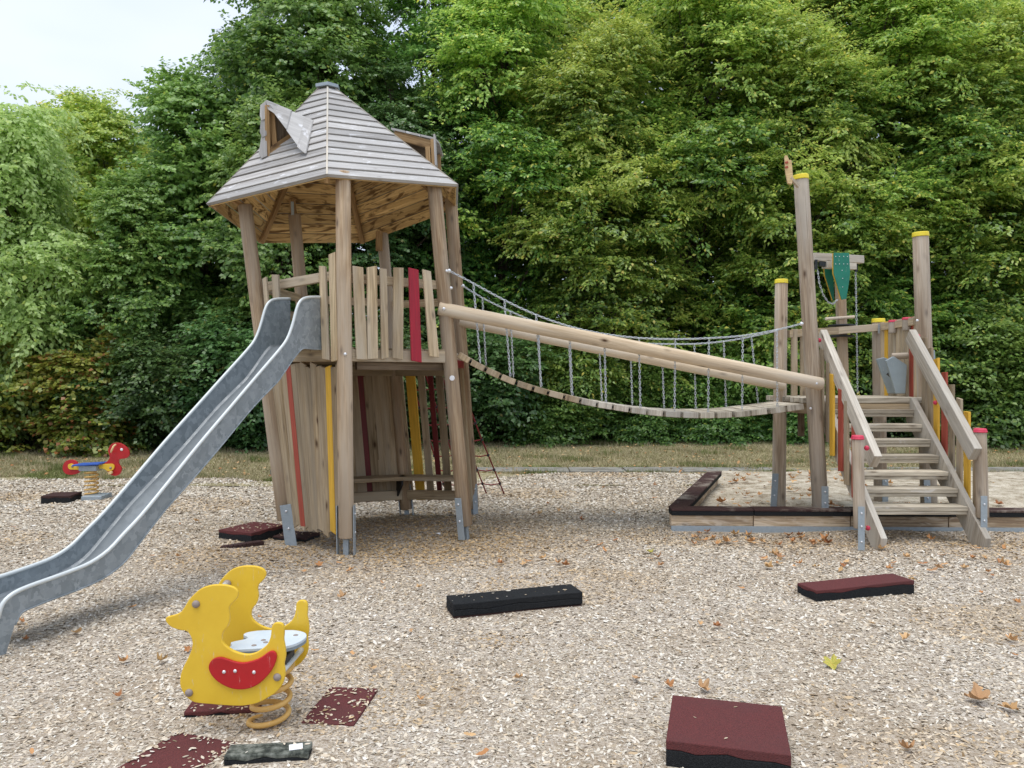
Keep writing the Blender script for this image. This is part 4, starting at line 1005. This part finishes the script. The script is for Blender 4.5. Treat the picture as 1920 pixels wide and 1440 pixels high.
side((1.70, 8.20, 0), (9.0, 7.98, 0), cuts=(.12, .26, .40, .535, .68, .84))
side((1.72, 8.42, .0), (2.93, 11.5, .02), ins=Vector((.93, -.37, 0)), cuts=(.3, .66))

# ------------------------------------------------------------------ spring riders
def outline(pxs, sc, ox, oy, D, n=4): return smooth([P(x/sc+ox, y/sc+oy, D) for x, y in pxs], n, closed=True)
duck = [(143, 440), (152, 423), (180, 415), (215, 405), (250, 385), (275, 350), (300, 310), (335, 270), (380, 232), (440, 210), (500, 204), (560, 208), (610, 225), (633, 255), (628, 290), (605, 318), (580, 345), (572, 375), (577, 410), (575, 450), (560, 490), (535, 520), (524, 555), (530, 590), (555, 620), (600, 650), (650, 668), (700, 675), (750, 665), (800, 635), (835, 600), (852, 560), (858, 520), (862, 485), (877, 466), (903, 460), (930, 467), (943, 490), (945, 530), (942, 575), (950, 620), (955, 680), (945, 740), (950, 780), (948, 830), (930, 880), (890, 930), (830, 970), (770, 1000), (700, 1017), (640, 1022), (550, 1018), (450, 1010), (350, 1000), (300, 975), (262, 930), (243, 880), (245, 820), (265, 760), (295, 700), (320, 640), (325, 590), (310, 545), (285, 518), (240, 510), (195, 495), (160, 470)]
wing = [(444, 750), (455, 718), (480, 695), (520, 686), (560, 695), (620, 715), (680, 722), (740, 710), (790, 690), (830, 662), (860, 645), (885, 648), (900, 672), (895, 715), (870, 770), (830, 820), (780, 865), (720, 893), (660, 902), (600, 895), (540, 870), (490, 835), (455, 790)]
DD = 3.40
U = thing('duck_spring_rider', (-1.12, 3.56, 0), 'yellow duck-shaped spring rider with red wings in the foreground', 'spring rider')
ol = outline(duck, 3.6, 270, 1040, DD)
sep = Vector((.012, .345, .0))
for off, nm in ((Vector(), 'near'), (sep, 'far')):
    o = MB().prism([p+off for p in ol], (0, .019, 0)).build('side_panel', 'duck', U, bev=.004)
    m = MB()
    dirs = -1 if nm == 'near' else 1
    for x, y in ((352, 333), (900, 826), (305, 931)):
        c = P(x/3.6+270, y/3.6+1040, DD)+off
        if dirs > 0: c += Vector((0, .019, 0))
        m.ball(c+Vector((0, .002*dirs, 0)), .0175, (1, 1, .75), 16, 10, (0, dirs, 0))
    m.split('bolt_cover', 'knob', o)
    if nm == 'far':
        m = MB()
        m.ball(P(352/3.6+270, 333/3.6+1040, DD)+off+Vector((0, -.012, 0)), .02, (1, 1, 1.2), 14, 8, (0, 1, 0)); m.build('grip_end', 'knob', o)
for off, sgn in ((Vector((0, -.0165, 0)), -1), (sep+Vector((0, .0195, 0)), 1)):
    MB().prism([p+off for p in outline(wing, 3.6, 270, 1040, DD)], (0, .016, 0)).build('wing', 'duckred', U, bev=.004)
m = MB()
for x, y in ((540, 792), (615, 786), (742, 794)): m.ball(P(x/3.6+270, y/3.6+1040, DD-.017), .0085, (1, 1, .7), 12, 8, (0, -1, 0))
m.split('bolt', 'bolt', U)
for x, y, r, mt in ((352, 333, .013, 'rail'), (900, 826, .013, 'rail'), (305, 931, .013, 'rail')):
    c = P(x/3.6+270, y/3.6+1040, DD); MB().tube([c+Vector((0, .01, 0)), c+sep], r, 12).build('crossbar', mt, U)
# seat
cz = .395
st_ = [(-1.305, 0), (-1.27, .05), (-1.29, .10), (-1.24, .14), (-1.24, .17), (-1.27, .20), (-1.26, .235), (-1.20, .26), (-1.10, .262), (-1.04, .26), (-.985, .225), (-.965, .165), (-.98, .10), (-1.01, .06), (-1.06, .035), (-1.16, .02)]
sp_ = smooth([Vector((x, DD+.03+y*1.05, cz)) for x, y in st_], 3, True)
so = MB().prism(sp_[::-1], (0, 0, -.014)).build('seat', 'seat', U, bev=.002)
m = MB().prism([p+Vector((0, 0, -.0145)) for p in sp_[::-1]], (0, 0, -.012)); m.build('seat_base', 'seatedge', so)
m = MB()
for x, y in ((-1.13, .10), (-1.17, .06), (-1.12, .20), (-1.02, .20), (-1.15, .13)): m.ball((x, DD+.03+y, cz), .012, (1, 1, .35), 10, 6)
m.split('bolt', 'knob', so)
m = MB(); m.beam((-1.22, DD+.18, cz-.08), (-1.03, DD+.18, cz-.08), .14, .04); m.build('mount', 'black', U, bev=.004)
def spring(c0, c1, r0, r1, turns, w): 
    pts = []; n = int(turns*24)
    for i in range(n+1):
        t = i/n; a = t*turns*2*math.pi+2.2; r = r0+(r1-r0)*t; c = Vector(c0).lerp(Vector(c1), t)
        pts.append(c+Vector((r*math.cos(a), r*math.sin(a), 0)))
    return MB().tube(pts, w, 10)
spring((-1.125, 3.55, .015), (-1.09, 3.58, .31), .088, .070, 4.3, .0125).build('spring', 'spring', U)

# red rider far left
DR = 10.3; V_ = thing('red_spring_rider', (-5.6, 10.3, 0), 'small red spring rider with blue seat and yellow struts near the grass edge', 'spring rider')
hd = [(1060, 595), (1110, 565), (1150, 520), (1165, 470), (1155, 420), (1135, 360), (1150, 300), (1190, 240), (1240, 210), (1310, 205), (1390, 225), (1460, 270), (1510, 325), (1535, 385), (1530, 440), (1500, 485), (1440, 505), (1370, 510), (1340, 530), (1332, 575), (1345, 620), (1375, 660), (1385, 710), (1370, 770), (1330, 815), (1270, 832), (1210, 820), (1150, 775), (1110, 735), (1060, 690)]
tl = [(560, 600), (530, 560), (480, 532), (425, 525), (360, 540), (310, 580), (280, 640), (275, 700), (300, 760), (350, 800), (420, 812), (500, 805), (560, 785), (610, 745), (640, 715), (620, 680)]
yf = [(980, 612), (1060, 606), (1140, 602), (1225, 600), (1258, 618), (1272, 655), (1260, 695), (1230, 725), (1190, 740), (1140, 735), (1100, 705), (1050, 690), (985, 690)]
yr = [(395, 640), (410, 608), (450, 595), (490, 610), (530, 635), (590, 642), (640, 648), (640, 710), (560, 710), (470, 708), (415, 695)]
sc8, ox8, oy8 = 10.105, 90, 810
MB().prism(outline(hd, sc8, ox8, oy8, DR, 2), (0, .03, 0)).build('head_panel', 'duckred', V_, bev=.003)
MB().prism(outline(tl, sc8, ox8, oy8, DR, 2), (0, .03, 0)).build('tail_panel', 'duckred', V_, bev=.003)
for o_ in (yf, yr):
    MB().prism([p+Vector((0, -.026, 0)) for p in outline(o_, sc8, ox8, oy8, DR, 2)], (0, .024, 0)).build('strut', 'duck', V_, bev=.002)
    MB().prism([p+Vector((0, .032, 0)) for p in outline(o_, sc8, ox8, oy8, DR, 2)], (0, .024, 0)).build('strut', 'duck', V_, bev=.002)
pp = [P(x/sc8+ox8, y/sc8+oy8, DR) for x, y in ((560, 615), (700, 612), (880, 600), (1060, 592))]
m = MB()
for a, b in zip(pp, pp[1:]): m.beam(a, b, .26, .022)
m.build('seat', 'blue', V_, bev=.005)
a, b = P(810/sc8+ox8, 630/sc8+oy8, DR), P(810/sc8+ox8, 728/sc8+oy8, DR); m = MB(); m.beam(a, b, .235, .16, up=(0, 1, 0)); m.build('mount', 'steel', V_, bev=.003)
m = MB()
for x, y in ((460, 650), (1185, 680)): m.bolt(P(x/sc8+ox8, y/sc8+oy8, DR-.03), (0, -1, 0), .018)
m.split('bolt', 'knob', V_)
m = MB().tube([P(1195/sc8+ox8, 380/sc8+oy8, DR-.02), P(1200/sc8+ox8, 360/sc8+oy8, DR-.08), P(1240/sc8+ox8, 270/sc8+oy8, DR-.08), P(1280/sc8+ox8, 240/sc8+oy8, DR-.02)], .012, 8); m.build('handle', 'light', V_)
m = MB(); m.ball(P(1395/sc8+ox8, 333/sc8+oy8, DR-.005), .02, (1, 1, .6), 10, 6, (0, -1, 0)); m.build('eye', 'white', V_)
m = MB(); m.tube([P(1170/sc8+ox8, 775/sc8+oy8, DR-.12), P(1250/sc8+ox8, 755/sc8+oy8, DR+.15)], .02, 8); m.build('footrest', 'light', V_)
c0 = P(825/sc8+ox8, 1185/sc8+oy8, DR); c1 = P(825/sc8+ox8, 742/sc8+oy8, DR)
spring(c0, c1, .082, .082, 5.6, .0105).build('spring', 'spring', V_)
q = P(925/sc8+ox8, 1225/sc8+oy8, DR-.05); m = MB(); m.box((q.x, q.y, q.z), .26, .34, .06, .1); m.build('base_plate', 'steel', V_, bev=.01)

# ------------------------------------------------------------------ rubber mats
MATS = []          # (cx, cy, sx, sy, rot, ztop, chip keep, tall)
def slab(cx, cy, sx, sy, rz, z0, z1, label, top='rubred', body='rubblack', keep=.01, name='rubber_mat', cat='rubber mat', tilt=(0, 0), split=.28, warp=.0, group=None):
    o = thing(name, (cx, cy, 0), label, cat, group); OFF[o.name] = Vector()
    nx, ny = 8, 6
    zs = z1-(z1-z0)*split
    for nm, za, zb, mt in (('base_layer', z0, zs-.0, body), ('top_layer', zs+.0005, z1, top)):
        m = MB(); vs = []; idx = {}
        for kz, z in enumerate((za, zb)):
            for j in range(ny+1):
                for i in range(nx+1):
                    u, v = i/nx-.5, j/ny-.5; e = 0
                    if kz == 0 and nm == 'top_layer' or kz == 1 and nm == 'base_layer': e = .006*math.sin(i*2.1+j*1.3)+.004*math.sin(i*5.2)
                    vs.append((u*sx, v*sy, z+e+warp*math.sin(u*4)+tilt[0]*u*sx+tilt[1]*v*sy)); idx[(i, j, kz)] = len(vs)-1
        fs = []
        for j in range(ny):
            for i in range(nx):
                fs.append((idx[i, j, 1], idx[i+1, j, 1], idx[i+1, j+1, 1], idx[i, j+1, 1])); fs.append((idx[i, j+1, 0], idx[i+1, j+1, 0], idx[i+1, j, 0], idx[i, j, 0]))
        for i in range(nx):
            fs.append((idx[i, 0, 0], idx[i+1, 0, 0], idx[i+1, 0, 1], idx[i, 0, 1])); fs.append((idx[i+1, ny, 0], idx[i, ny, 0], idx[i, ny, 1], idx[i+1, ny, 1]))
        for j in range(ny):
            fs.append((idx[0, j+1, 0], idx[0, j, 0], idx[0, j, 1], idx[0, j+1, 1])); fs.append((idx[nx, j, 0], idx[nx, j+1, 0], idx[nx, j+1, 1], idx[nx, j, 1]))
        m.add(vs, fs); m.build(nm, mt, o, bev=.005)
    o.rotation_euler.z = rz
    MATS.append((cx, cy, sx, sy, rz, z1, keep, tilt)); return o
slab(.925, 3.315, .485, .47, R(-15), -.01, .125, 'large dark red square rubber slab lying loose in the right foreground', keep=.0025, tilt=(0, 0), split=.3)
slab(2.565, 5.74, .86, .22, R(16), -.01, .095, 'long dark red rubber slab lying right of centre in front of the stairs', 'rubred', keep=.0, split=.25, warp=.006)
o = slab(.02, 5.38, .93, .225, R(17), .02, .105, 'long black rubber slab lying upside down in the middle of the wood chips', 'rubblack', keep=.012, split=.5, warp=.004)
m = MB(); m.box((0, 0, .008), .92, .215, .022); OFF[o.name] = Vector(); m.build('red_face', 'rubbrown', o)
slab(-2.62, 7.76, .48, .42, R(66), -.0, .115, 'square dark red rubber slab on the chips left of the tower foot', 'rubred', keep=.05)
slab(-2.17, 7.75, .36, .30, R(-15), -.02, .045, 'half-buried dark rubber slab behind the tower left foot', 'rubbrown', keep=.03)
slab(-5.92, 10.12, .36, .36, R(8), -.0, .10, 'dark brown rubber slab beside the foot of the red spring rider', 'rubbrown', keep=0)
slab(-1.44, 3.12, .33, .60, R(-18), -.05, .020, 'chip-strewn dark red rubber mat at the bottom left in front of the duck rider', 'rubred', keep=.03)
slab(-.83, 3.74, .25, .42, R(-5), -.05, .022, 'chip-strewn dark red rubber mat right of the duck rider spring', 'rubred', keep=.05)
slab(-.90, 3.36, .24, .14, R(-4), -.05, .016, 'small buried patch of red rubber mat below the duck rider spring', 'rubred', keep=.14)
slab(-1.38, 3.70, .34, .14, R(6), -.03, .040, 'dark red rubber mat edge showing beneath the duck rider body', 'rubred', keep=.06)
o = slab(-1.015, 3.215, .34, .105, R(5), -.01, .06, 'worn green-grey rubber block with a white scrap on it at the bottom edge', 'rubblack', keep=.006, name='rubber_block', cat='rubber block')
t = NT('stained_rubber'); ob = t.n('TexCoord').outputs['Object']; t.base(t.ramp(t.noise(ob, 22, 6, .7), [(.38, (.03, .035, .03)), (.5, (.11, .12, .10)), (.65, (.24, .25, .22))]), .85, spec=.2); M['stained'] = t.m
for ch in o.children:
    if ch.name.startswith('top'): ch.data.materials[0] = M['stained']
m = MB(); m.box((.11, 0, .062), .055, .05, .002, .2); OFF[o.name] = Vector(); m.build('white_scrap', 'white', o)
# curved strip
m = MB(); pts = [P(x, y, EYE*0+7.3) for x, y in ((420, 1034), (440, 1031), (462, 1025), (487, 1015))]
for p in pts: p.z = 0
pts = [Vector((-2.73, 7.22, .02)), Vector((-2.62, 7.24, .03)), Vector((-2.53, 7.30, .035)), Vector((-2.41, 7.42, .03))]
for a, b in zip(smooth(pts, 3), smooth(pts, 3)[1:]): m.beam(a, b+(b-a)*.02, .085, .04)
tag(m.build('rubber_strip', 'rubbrown', bev=.006), 'thin curved dark rubber strip in front of the square slab left of the tower', 'rubber strip')
# small litter and marker
m = MB(); c = P(821, 996, 8.05); c.z = float(hgt(c.x, c.y))+.02
bm_ = [c+Vector((random.uniform(-.035, .035), random.uniform(-.03, .03), random.uniform(-.015, .02))) for _ in range(14)]
for i in range(0, 12): m.add([bm_[i], bm_[(i+5) % 14], bm_[(i+9) % 14]], [(0, 1, 2)])
tag(m.build('paper_tissue', 'white'), 'crumpled white paper tissue lying on the chips under the tower', 'litter')
m = MB(); c = P(514, 893, 12.75); m.beam((c.x, c.y, -.05), (c.x, c.y, .12), .10, .12, up=(0, 1, 0)); tag(m.build('marker_stone', 'concrete', bev=.01), 'small square concrete marker stone at the grass edge left of the tower', 'marker stone')
m = MB(); c = P(1580, 950, 8.75); m.lathe((c.x, c.y, .05), [(.06, 0), (.075, .05), (.085, .075), (.07, .08), (.0, .085)], 18); tag(m.build('bucket', 'black'), 'small black upturned bucket lying in the sand behind the sandbox edge', 'bucket')

# ------------------------------------------------------------------ wood chips
def chips():
    parts = []
    for y0, y1, dens, sz in ((2.9, 4.6, 12500, 1.0), (4.6, 6.6, 8500, 1.08), (6.6, 9.0, 5200, 1.25), (9.0, 13.1, 2600, 1.6)):
        n = int((y1-y0)*(y1*.70*2+3.0)*dens); y = rng.uniform(y0, y1, n); x = rng.uniform(-1, 1, n)*(y1*.70+1.5)
        k = (np.abs(x) < y*.70+1.3) & ~in_sand(x+.1, y) & (y < EDGE(x)+rng.normal(0, .05, n)) & ~((y > 8.15) & (x > 1.72) & (y < 8.5))
        parts.append(np.stack([x[k], y[k], np.full(k.sum(), sz)], 1))
    A = np.concatenate(parts); x, y, sz = A.T; n = len(x)
    z = hgt(x, y)+rng.uniform(-.004, .015, n)*sz; keep = np.ones(n, bool); onmat = np.zeros(n, bool)
    for cx, cy, sx, sy, rz, zt, kp, tilt in MATS:
        c, s = math.cos(-rz), math.sin(-rz); u = (x-cx)*c-(y-cy)*s; v = (x-cx)*s+(y-cy)*c
        ins = (np.abs(u) < sx/2) & (np.abs(v) < sy/2)
        edge = np.clip(1-np.minimum(sx/2-np.abs(u), sy/2-np.abs(v))/.06, 0, 1)*(.30 if zt < .03 else 0)
        pn = .5+.5*np.sin(u*19+v*7)*np.sin(v*17-u*5)
        kk = rng.random(n) < kp*(.4+1.2*pn)+edge*.8
        keep &= ~ins | kk; z = np.where(ins, zt+rng.uniform(.001, .007, n), z); onmat |= ins
    x, y, z, sz, onmat = x[keep], y[keep], z[keep], sz[keep], onmat[keep]; n = len(x)
    L = rng.lognormal(math.log(.0245), .38, n).clip(.010, .055)*sz**.7; L = L*np.where(onmat, .8, 1); Wd = L*rng.uniform(.26, .55, n); Wd = Wd.clip(.005, .014)*sz
    th = rng.random(n)*2*np.pi; tl = rng.normal(0, .22, n)*np.where(onmat, .25, 1); rl = rng.normal(0, .35, n)*np.where(onmat, .25, 1)
    d = np.stack([np.cos(th)*np.cos(tl), np.sin(th)*np.cos(tl), np.sin(tl)], 1); s = np.stack([-np.sin(th)*np.cos(rl), np.cos(th)*np.cos(rl), np.sin(rl)], 1)
    C = np.stack([x, y, z], 1); Lh, Wh = L[:, None]/2, Wd[:, None]/2
    j = lambda a: rng.uniform(1-a, 1+a, (n, 1))
    V = np.stack([C-d*Lh*j(.1), C-d*Lh*.35*j(.5)+s*Wh*j(.25), C+d*Lh*.5*j(.4)+s*Wh*j(.25)*.9, C+d*Lh*j(.1), C+d*Lh*.4*j(.4)-s*Wh*j(.25), C-d*Lh*.5*j(.4)-s*Wh*j(.25)*.9], 1)
    V[:, [0, 3], 2] += (rng.normal(0, .0015, (n, 2)))
    r = rng.beta(2.0, 1.7, n)
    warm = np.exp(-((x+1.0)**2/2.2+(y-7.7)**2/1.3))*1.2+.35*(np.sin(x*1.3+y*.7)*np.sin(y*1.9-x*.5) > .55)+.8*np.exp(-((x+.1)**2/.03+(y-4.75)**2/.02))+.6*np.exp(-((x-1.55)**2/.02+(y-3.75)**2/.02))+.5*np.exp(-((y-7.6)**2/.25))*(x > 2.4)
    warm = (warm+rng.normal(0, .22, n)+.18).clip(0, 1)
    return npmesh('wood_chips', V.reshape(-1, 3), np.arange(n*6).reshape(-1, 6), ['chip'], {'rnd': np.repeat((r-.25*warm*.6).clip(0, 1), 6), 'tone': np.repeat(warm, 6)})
wc = bpy.data.objects.new('wood_chips', chips()); COL.objects.link(wc); tag(wc, 'pale grey-brown wood chip mulch covering the playground floor', 'wood chips', kind='stuff')

# grass blades
def grass():
    n = 260000; y = 12.1+(rng.random(n)**1.5)*6.5; x = rng.uniform(-1, 1, n)*(y*.68+.5)
    k = (y > EDGE(x)-.08) & ~((x > -1.0) & (y > 13.28) & (y < 13.80) & (rng.random(n) > .25)); 
    k &= ~((x > -1) & (y > 13.28) & (y < 13.80) & (np.sin(x*3.3)*np.sin(x*1.7+1) < .75)); x, y = x[k], y[k]; n = len(x)
    gs = .03*np.sin(x*.9)*np.sin(y*1.3)+.03*np.clip(y-13.5, 0, 9)
    th = rng.random(n)*6.283; h = rng.uniform(.02, .06, n)*(1+1.1*(np.sin(x*2.1+np.sin(y*5))*np.sin(y*3+x) > .45)); w = rng.uniform(.004, .009, n); ln = rng.normal(0, .03, (n, 2))
    B_ = np.stack([x, y, gs-.005], 1); s = np.stack([np.cos(th)*w, np.sin(th)*w, 0*w], 1); T_ = B_+np.stack([ln[:, 0], ln[:, 1], h], 1)
    V = np.stack([B_-s, B_+s, T_], 1).reshape(-1, 3)
    green = ((np.sin(x*.8+2)*np.sin(x*2.3) > .35) & (y < EDGE(x)+1.0)) | (np.sin(x*2.1+np.sin(y*5))*np.sin(y*3+x) > .82)
    r = rng.beta(2.6, 2, n); r = np.where(green, r*.35, r)
    return npmesh('grass', V, np.arange(n*3).reshape(-1, 3), ['blade'], {'rnd': np.repeat(r, 3)})
go = bpy.data.objects.new('grass', grass()); COL.objects.link(go); tag(go, 'dry yellowish grass between the wood chips and the trees', 'grass', kind='stuff')

# ------------------------------------------------------------------ fallen leaves
def leaf_mesh(seed, lobed, mat='dryleaf'):
    g = random.Random(seed); n = 26 if lobed else 16; vs = [(0, 0, .004)]; cz_ = g.uniform(.2, .6)
    for k in range(n):
        a = 2*math.pi*k/n
        r = (.55+.45*abs(math.cos(a*2.5))**.8)*g.uniform(.85, 1.1) if lobed else (.45+.55*abs(math.cos(a)))*g.uniform(.9, 1.05)
        x, y = r*math.cos(a)*.5, r*math.sin(a)*(.5 if lobed else .34); z = (x*x*g.uniform(.3, 1.1)+y*y*1.8)*cz_*2.2+g.uniform(-.03, .03)
        vs.append((x, y, z))
    fs = [(0, 1+k, 1+(k+1) % n) for k in range(n)]; me = bpy.data.meshes.new('fallen_leaf'); me.from_pydata(vs, [], fs)
    at_ = me.attributes.new('rnd', 'FLOAT', 'POINT'); at_.data.foreach_set('value', [g.random()]*len(vs)); me.materials.append(M[mat]); me.update(); return me
LM = [leaf_mesh(i, i % 2 == 0) for i in range(8)]
spots = []
def spot(px, py, s, lb=None, me=None):
    D = F*EYE/(py-HY); spots.append(((px-960)/F*D, D, s, lb, me))
gm = leaf_mesh(40, True, 'greenleaf')
spot(1560, 1254, .11, 'yellow-green maple leaf lying on the chips above the big red slab', gm)
spot(1835, 1329, .115, 'large orange-tan leaf near the right edge of the foreground')
spot(1893, 1346, .10, 'orange leaf at the right photo edge beside the large tan leaf')
spot(1192, 1275, .085, 'tan curled leaf lying left of the big red slab')
spot(1318, 1297, .075, 'small orange leaf touching the back of the big red slab')
spot(1636, 1178, .08, 'tan leaf in front of the long red slab at right')
spot(142, 1197, .12, 'orange curled leaf by the foot of the slide')
spot(300, 1253, .08, 'orange leaf just left of the duck rider')
spot(1218, 1043, .09, 'pale green leaf on the chips below the sandbox corner', gm)
spot(972, 1277, .06, 'reddish-brown leaf in the middle foreground')
for px, py in [(905, 1428), (880, 1390), (700, 1262), (662, 1236), (643, 1130), (770, 1193), (285, 1049), (40, 1170), (248, 1150), (1897, 1208), (1908, 1130), (1885, 1075), (1860, 1085), (1490, 1070), (1530, 1068), (1500, 1062), (1580, 1063), (1672, 1064), (1900, 1240), (1700, 1420), (1345, 1180), (1480, 1106), (1100, 1020), (990, 1057), (1700, 1210), (1275, 1395), (590, 1230), (222, 1313), (60, 1415), (1240, 1070)]:
    spot(px, py, random.uniform(.045, .08))
reg = [((1290, 1560), (1000, 1022), 30, .10), ((1265, 1345), (985, 1010), 8, .08), ((1650, 1900), (1020, 1090), 24, .09), ((1000, 1500), (905, 985), 26, .08), ((900, 1260), (1000, 1070), 14, .08), ((20, 1900), (1080, 1430), 16, .06), ((20, 500), (960, 1120), 12, .08), ((560, 900), (1040, 1120), 8, .08), ((1420, 1600), (1040, 1075), 14, .1)]
for (xa, xb), (ya, yb), n, s in reg:
    for _ in range(n): spot(random.uniform(xa, xb), random.uniform(ya, yb), s*random.uniform(.6, 1.1))
for i in range(130):                               # in the sand
    y = random.uniform(8.5, 12.6); x = 2.1+(y-8.3)*.36+abs(random.gauss(0, 1.6)); spots.append((x, y, random.uniform(.06, .12), None, 'sand'))
nl_ = 0
def blocked(x, y):
    for cx, cy, sx, sy, rz, zt, kp, tl_ in MATS:
        c, s = math.cos(-rz), math.sin(-rz); u = (x-cx)*c-(y-cy)*s; v = (x-cx)*s+(y-cy)*c
        if abs(u) < sx/2+.03 and abs(v) < sy/2+.03: return True
    return False
for (x, y, s, lb, me) in spots:
    sand_ = me == 'sand'
    if blocked(x, y): continue
    if not sand_ and bool(in_sand(x+.12, y)): sand_ = True
    o = bpy.data.objects.new('fallen_leaf', LM[random.randrange(8)] if me in (None, 'sand') else me); COL.objects.link(o)
    o.location = (x, y, (.085 if sand_ else float(hgt(x, y))+.030)); o.scale = (s, s*random.uniform(.7, 1), s)
    o.rotation_euler = (random.uniform(-.35, .35), random.uniform(-.35, .35), random.uniform(0, 6.28))
    tag(o, lb or ('dry brown autumn leaf lying on the sand inside the sandbox edging' if sand_ else 'dry orange-brown autumn leaf lying on the wood chips'), 'leaf',
        'dry leaves on the sand' if sand_ else 'dry leaves on the wood chips')
# thin leaf litter on the grass verge and path: uncountable
n = 900; y = rng.uniform(12.6, 17.2, n); x = rng.uniform(-1, 1, n)*y*.68; z = .03*np.sin(x*.9)*np.sin(y*1.3)+.03*np.clip(y-13.5, 0, 9)+.045
d = rng.normal(0, 1, (n, 3)); d[:, 2] *= .2; nn = np.tile([0, 0, 1.], (n, 1))+rng.normal(0, .2, (n, 3)); ln = rng.uniform(.04, .09, n)
V, Fc, r, t_ = leaves(np.stack([x, y, z], 1), d, nn, ln, ln*.7, rng.random(n))
lo = bpy.data.objects.new('leaf_litter', npmesh('leaf_litter', V, Fc, ['dryleaf'], {'rnd': r})); COL.objects.link(lo); tag(lo, 'thin scatter of dry leaves over the grass verge and path', 'leaf litter', kind='stuff')
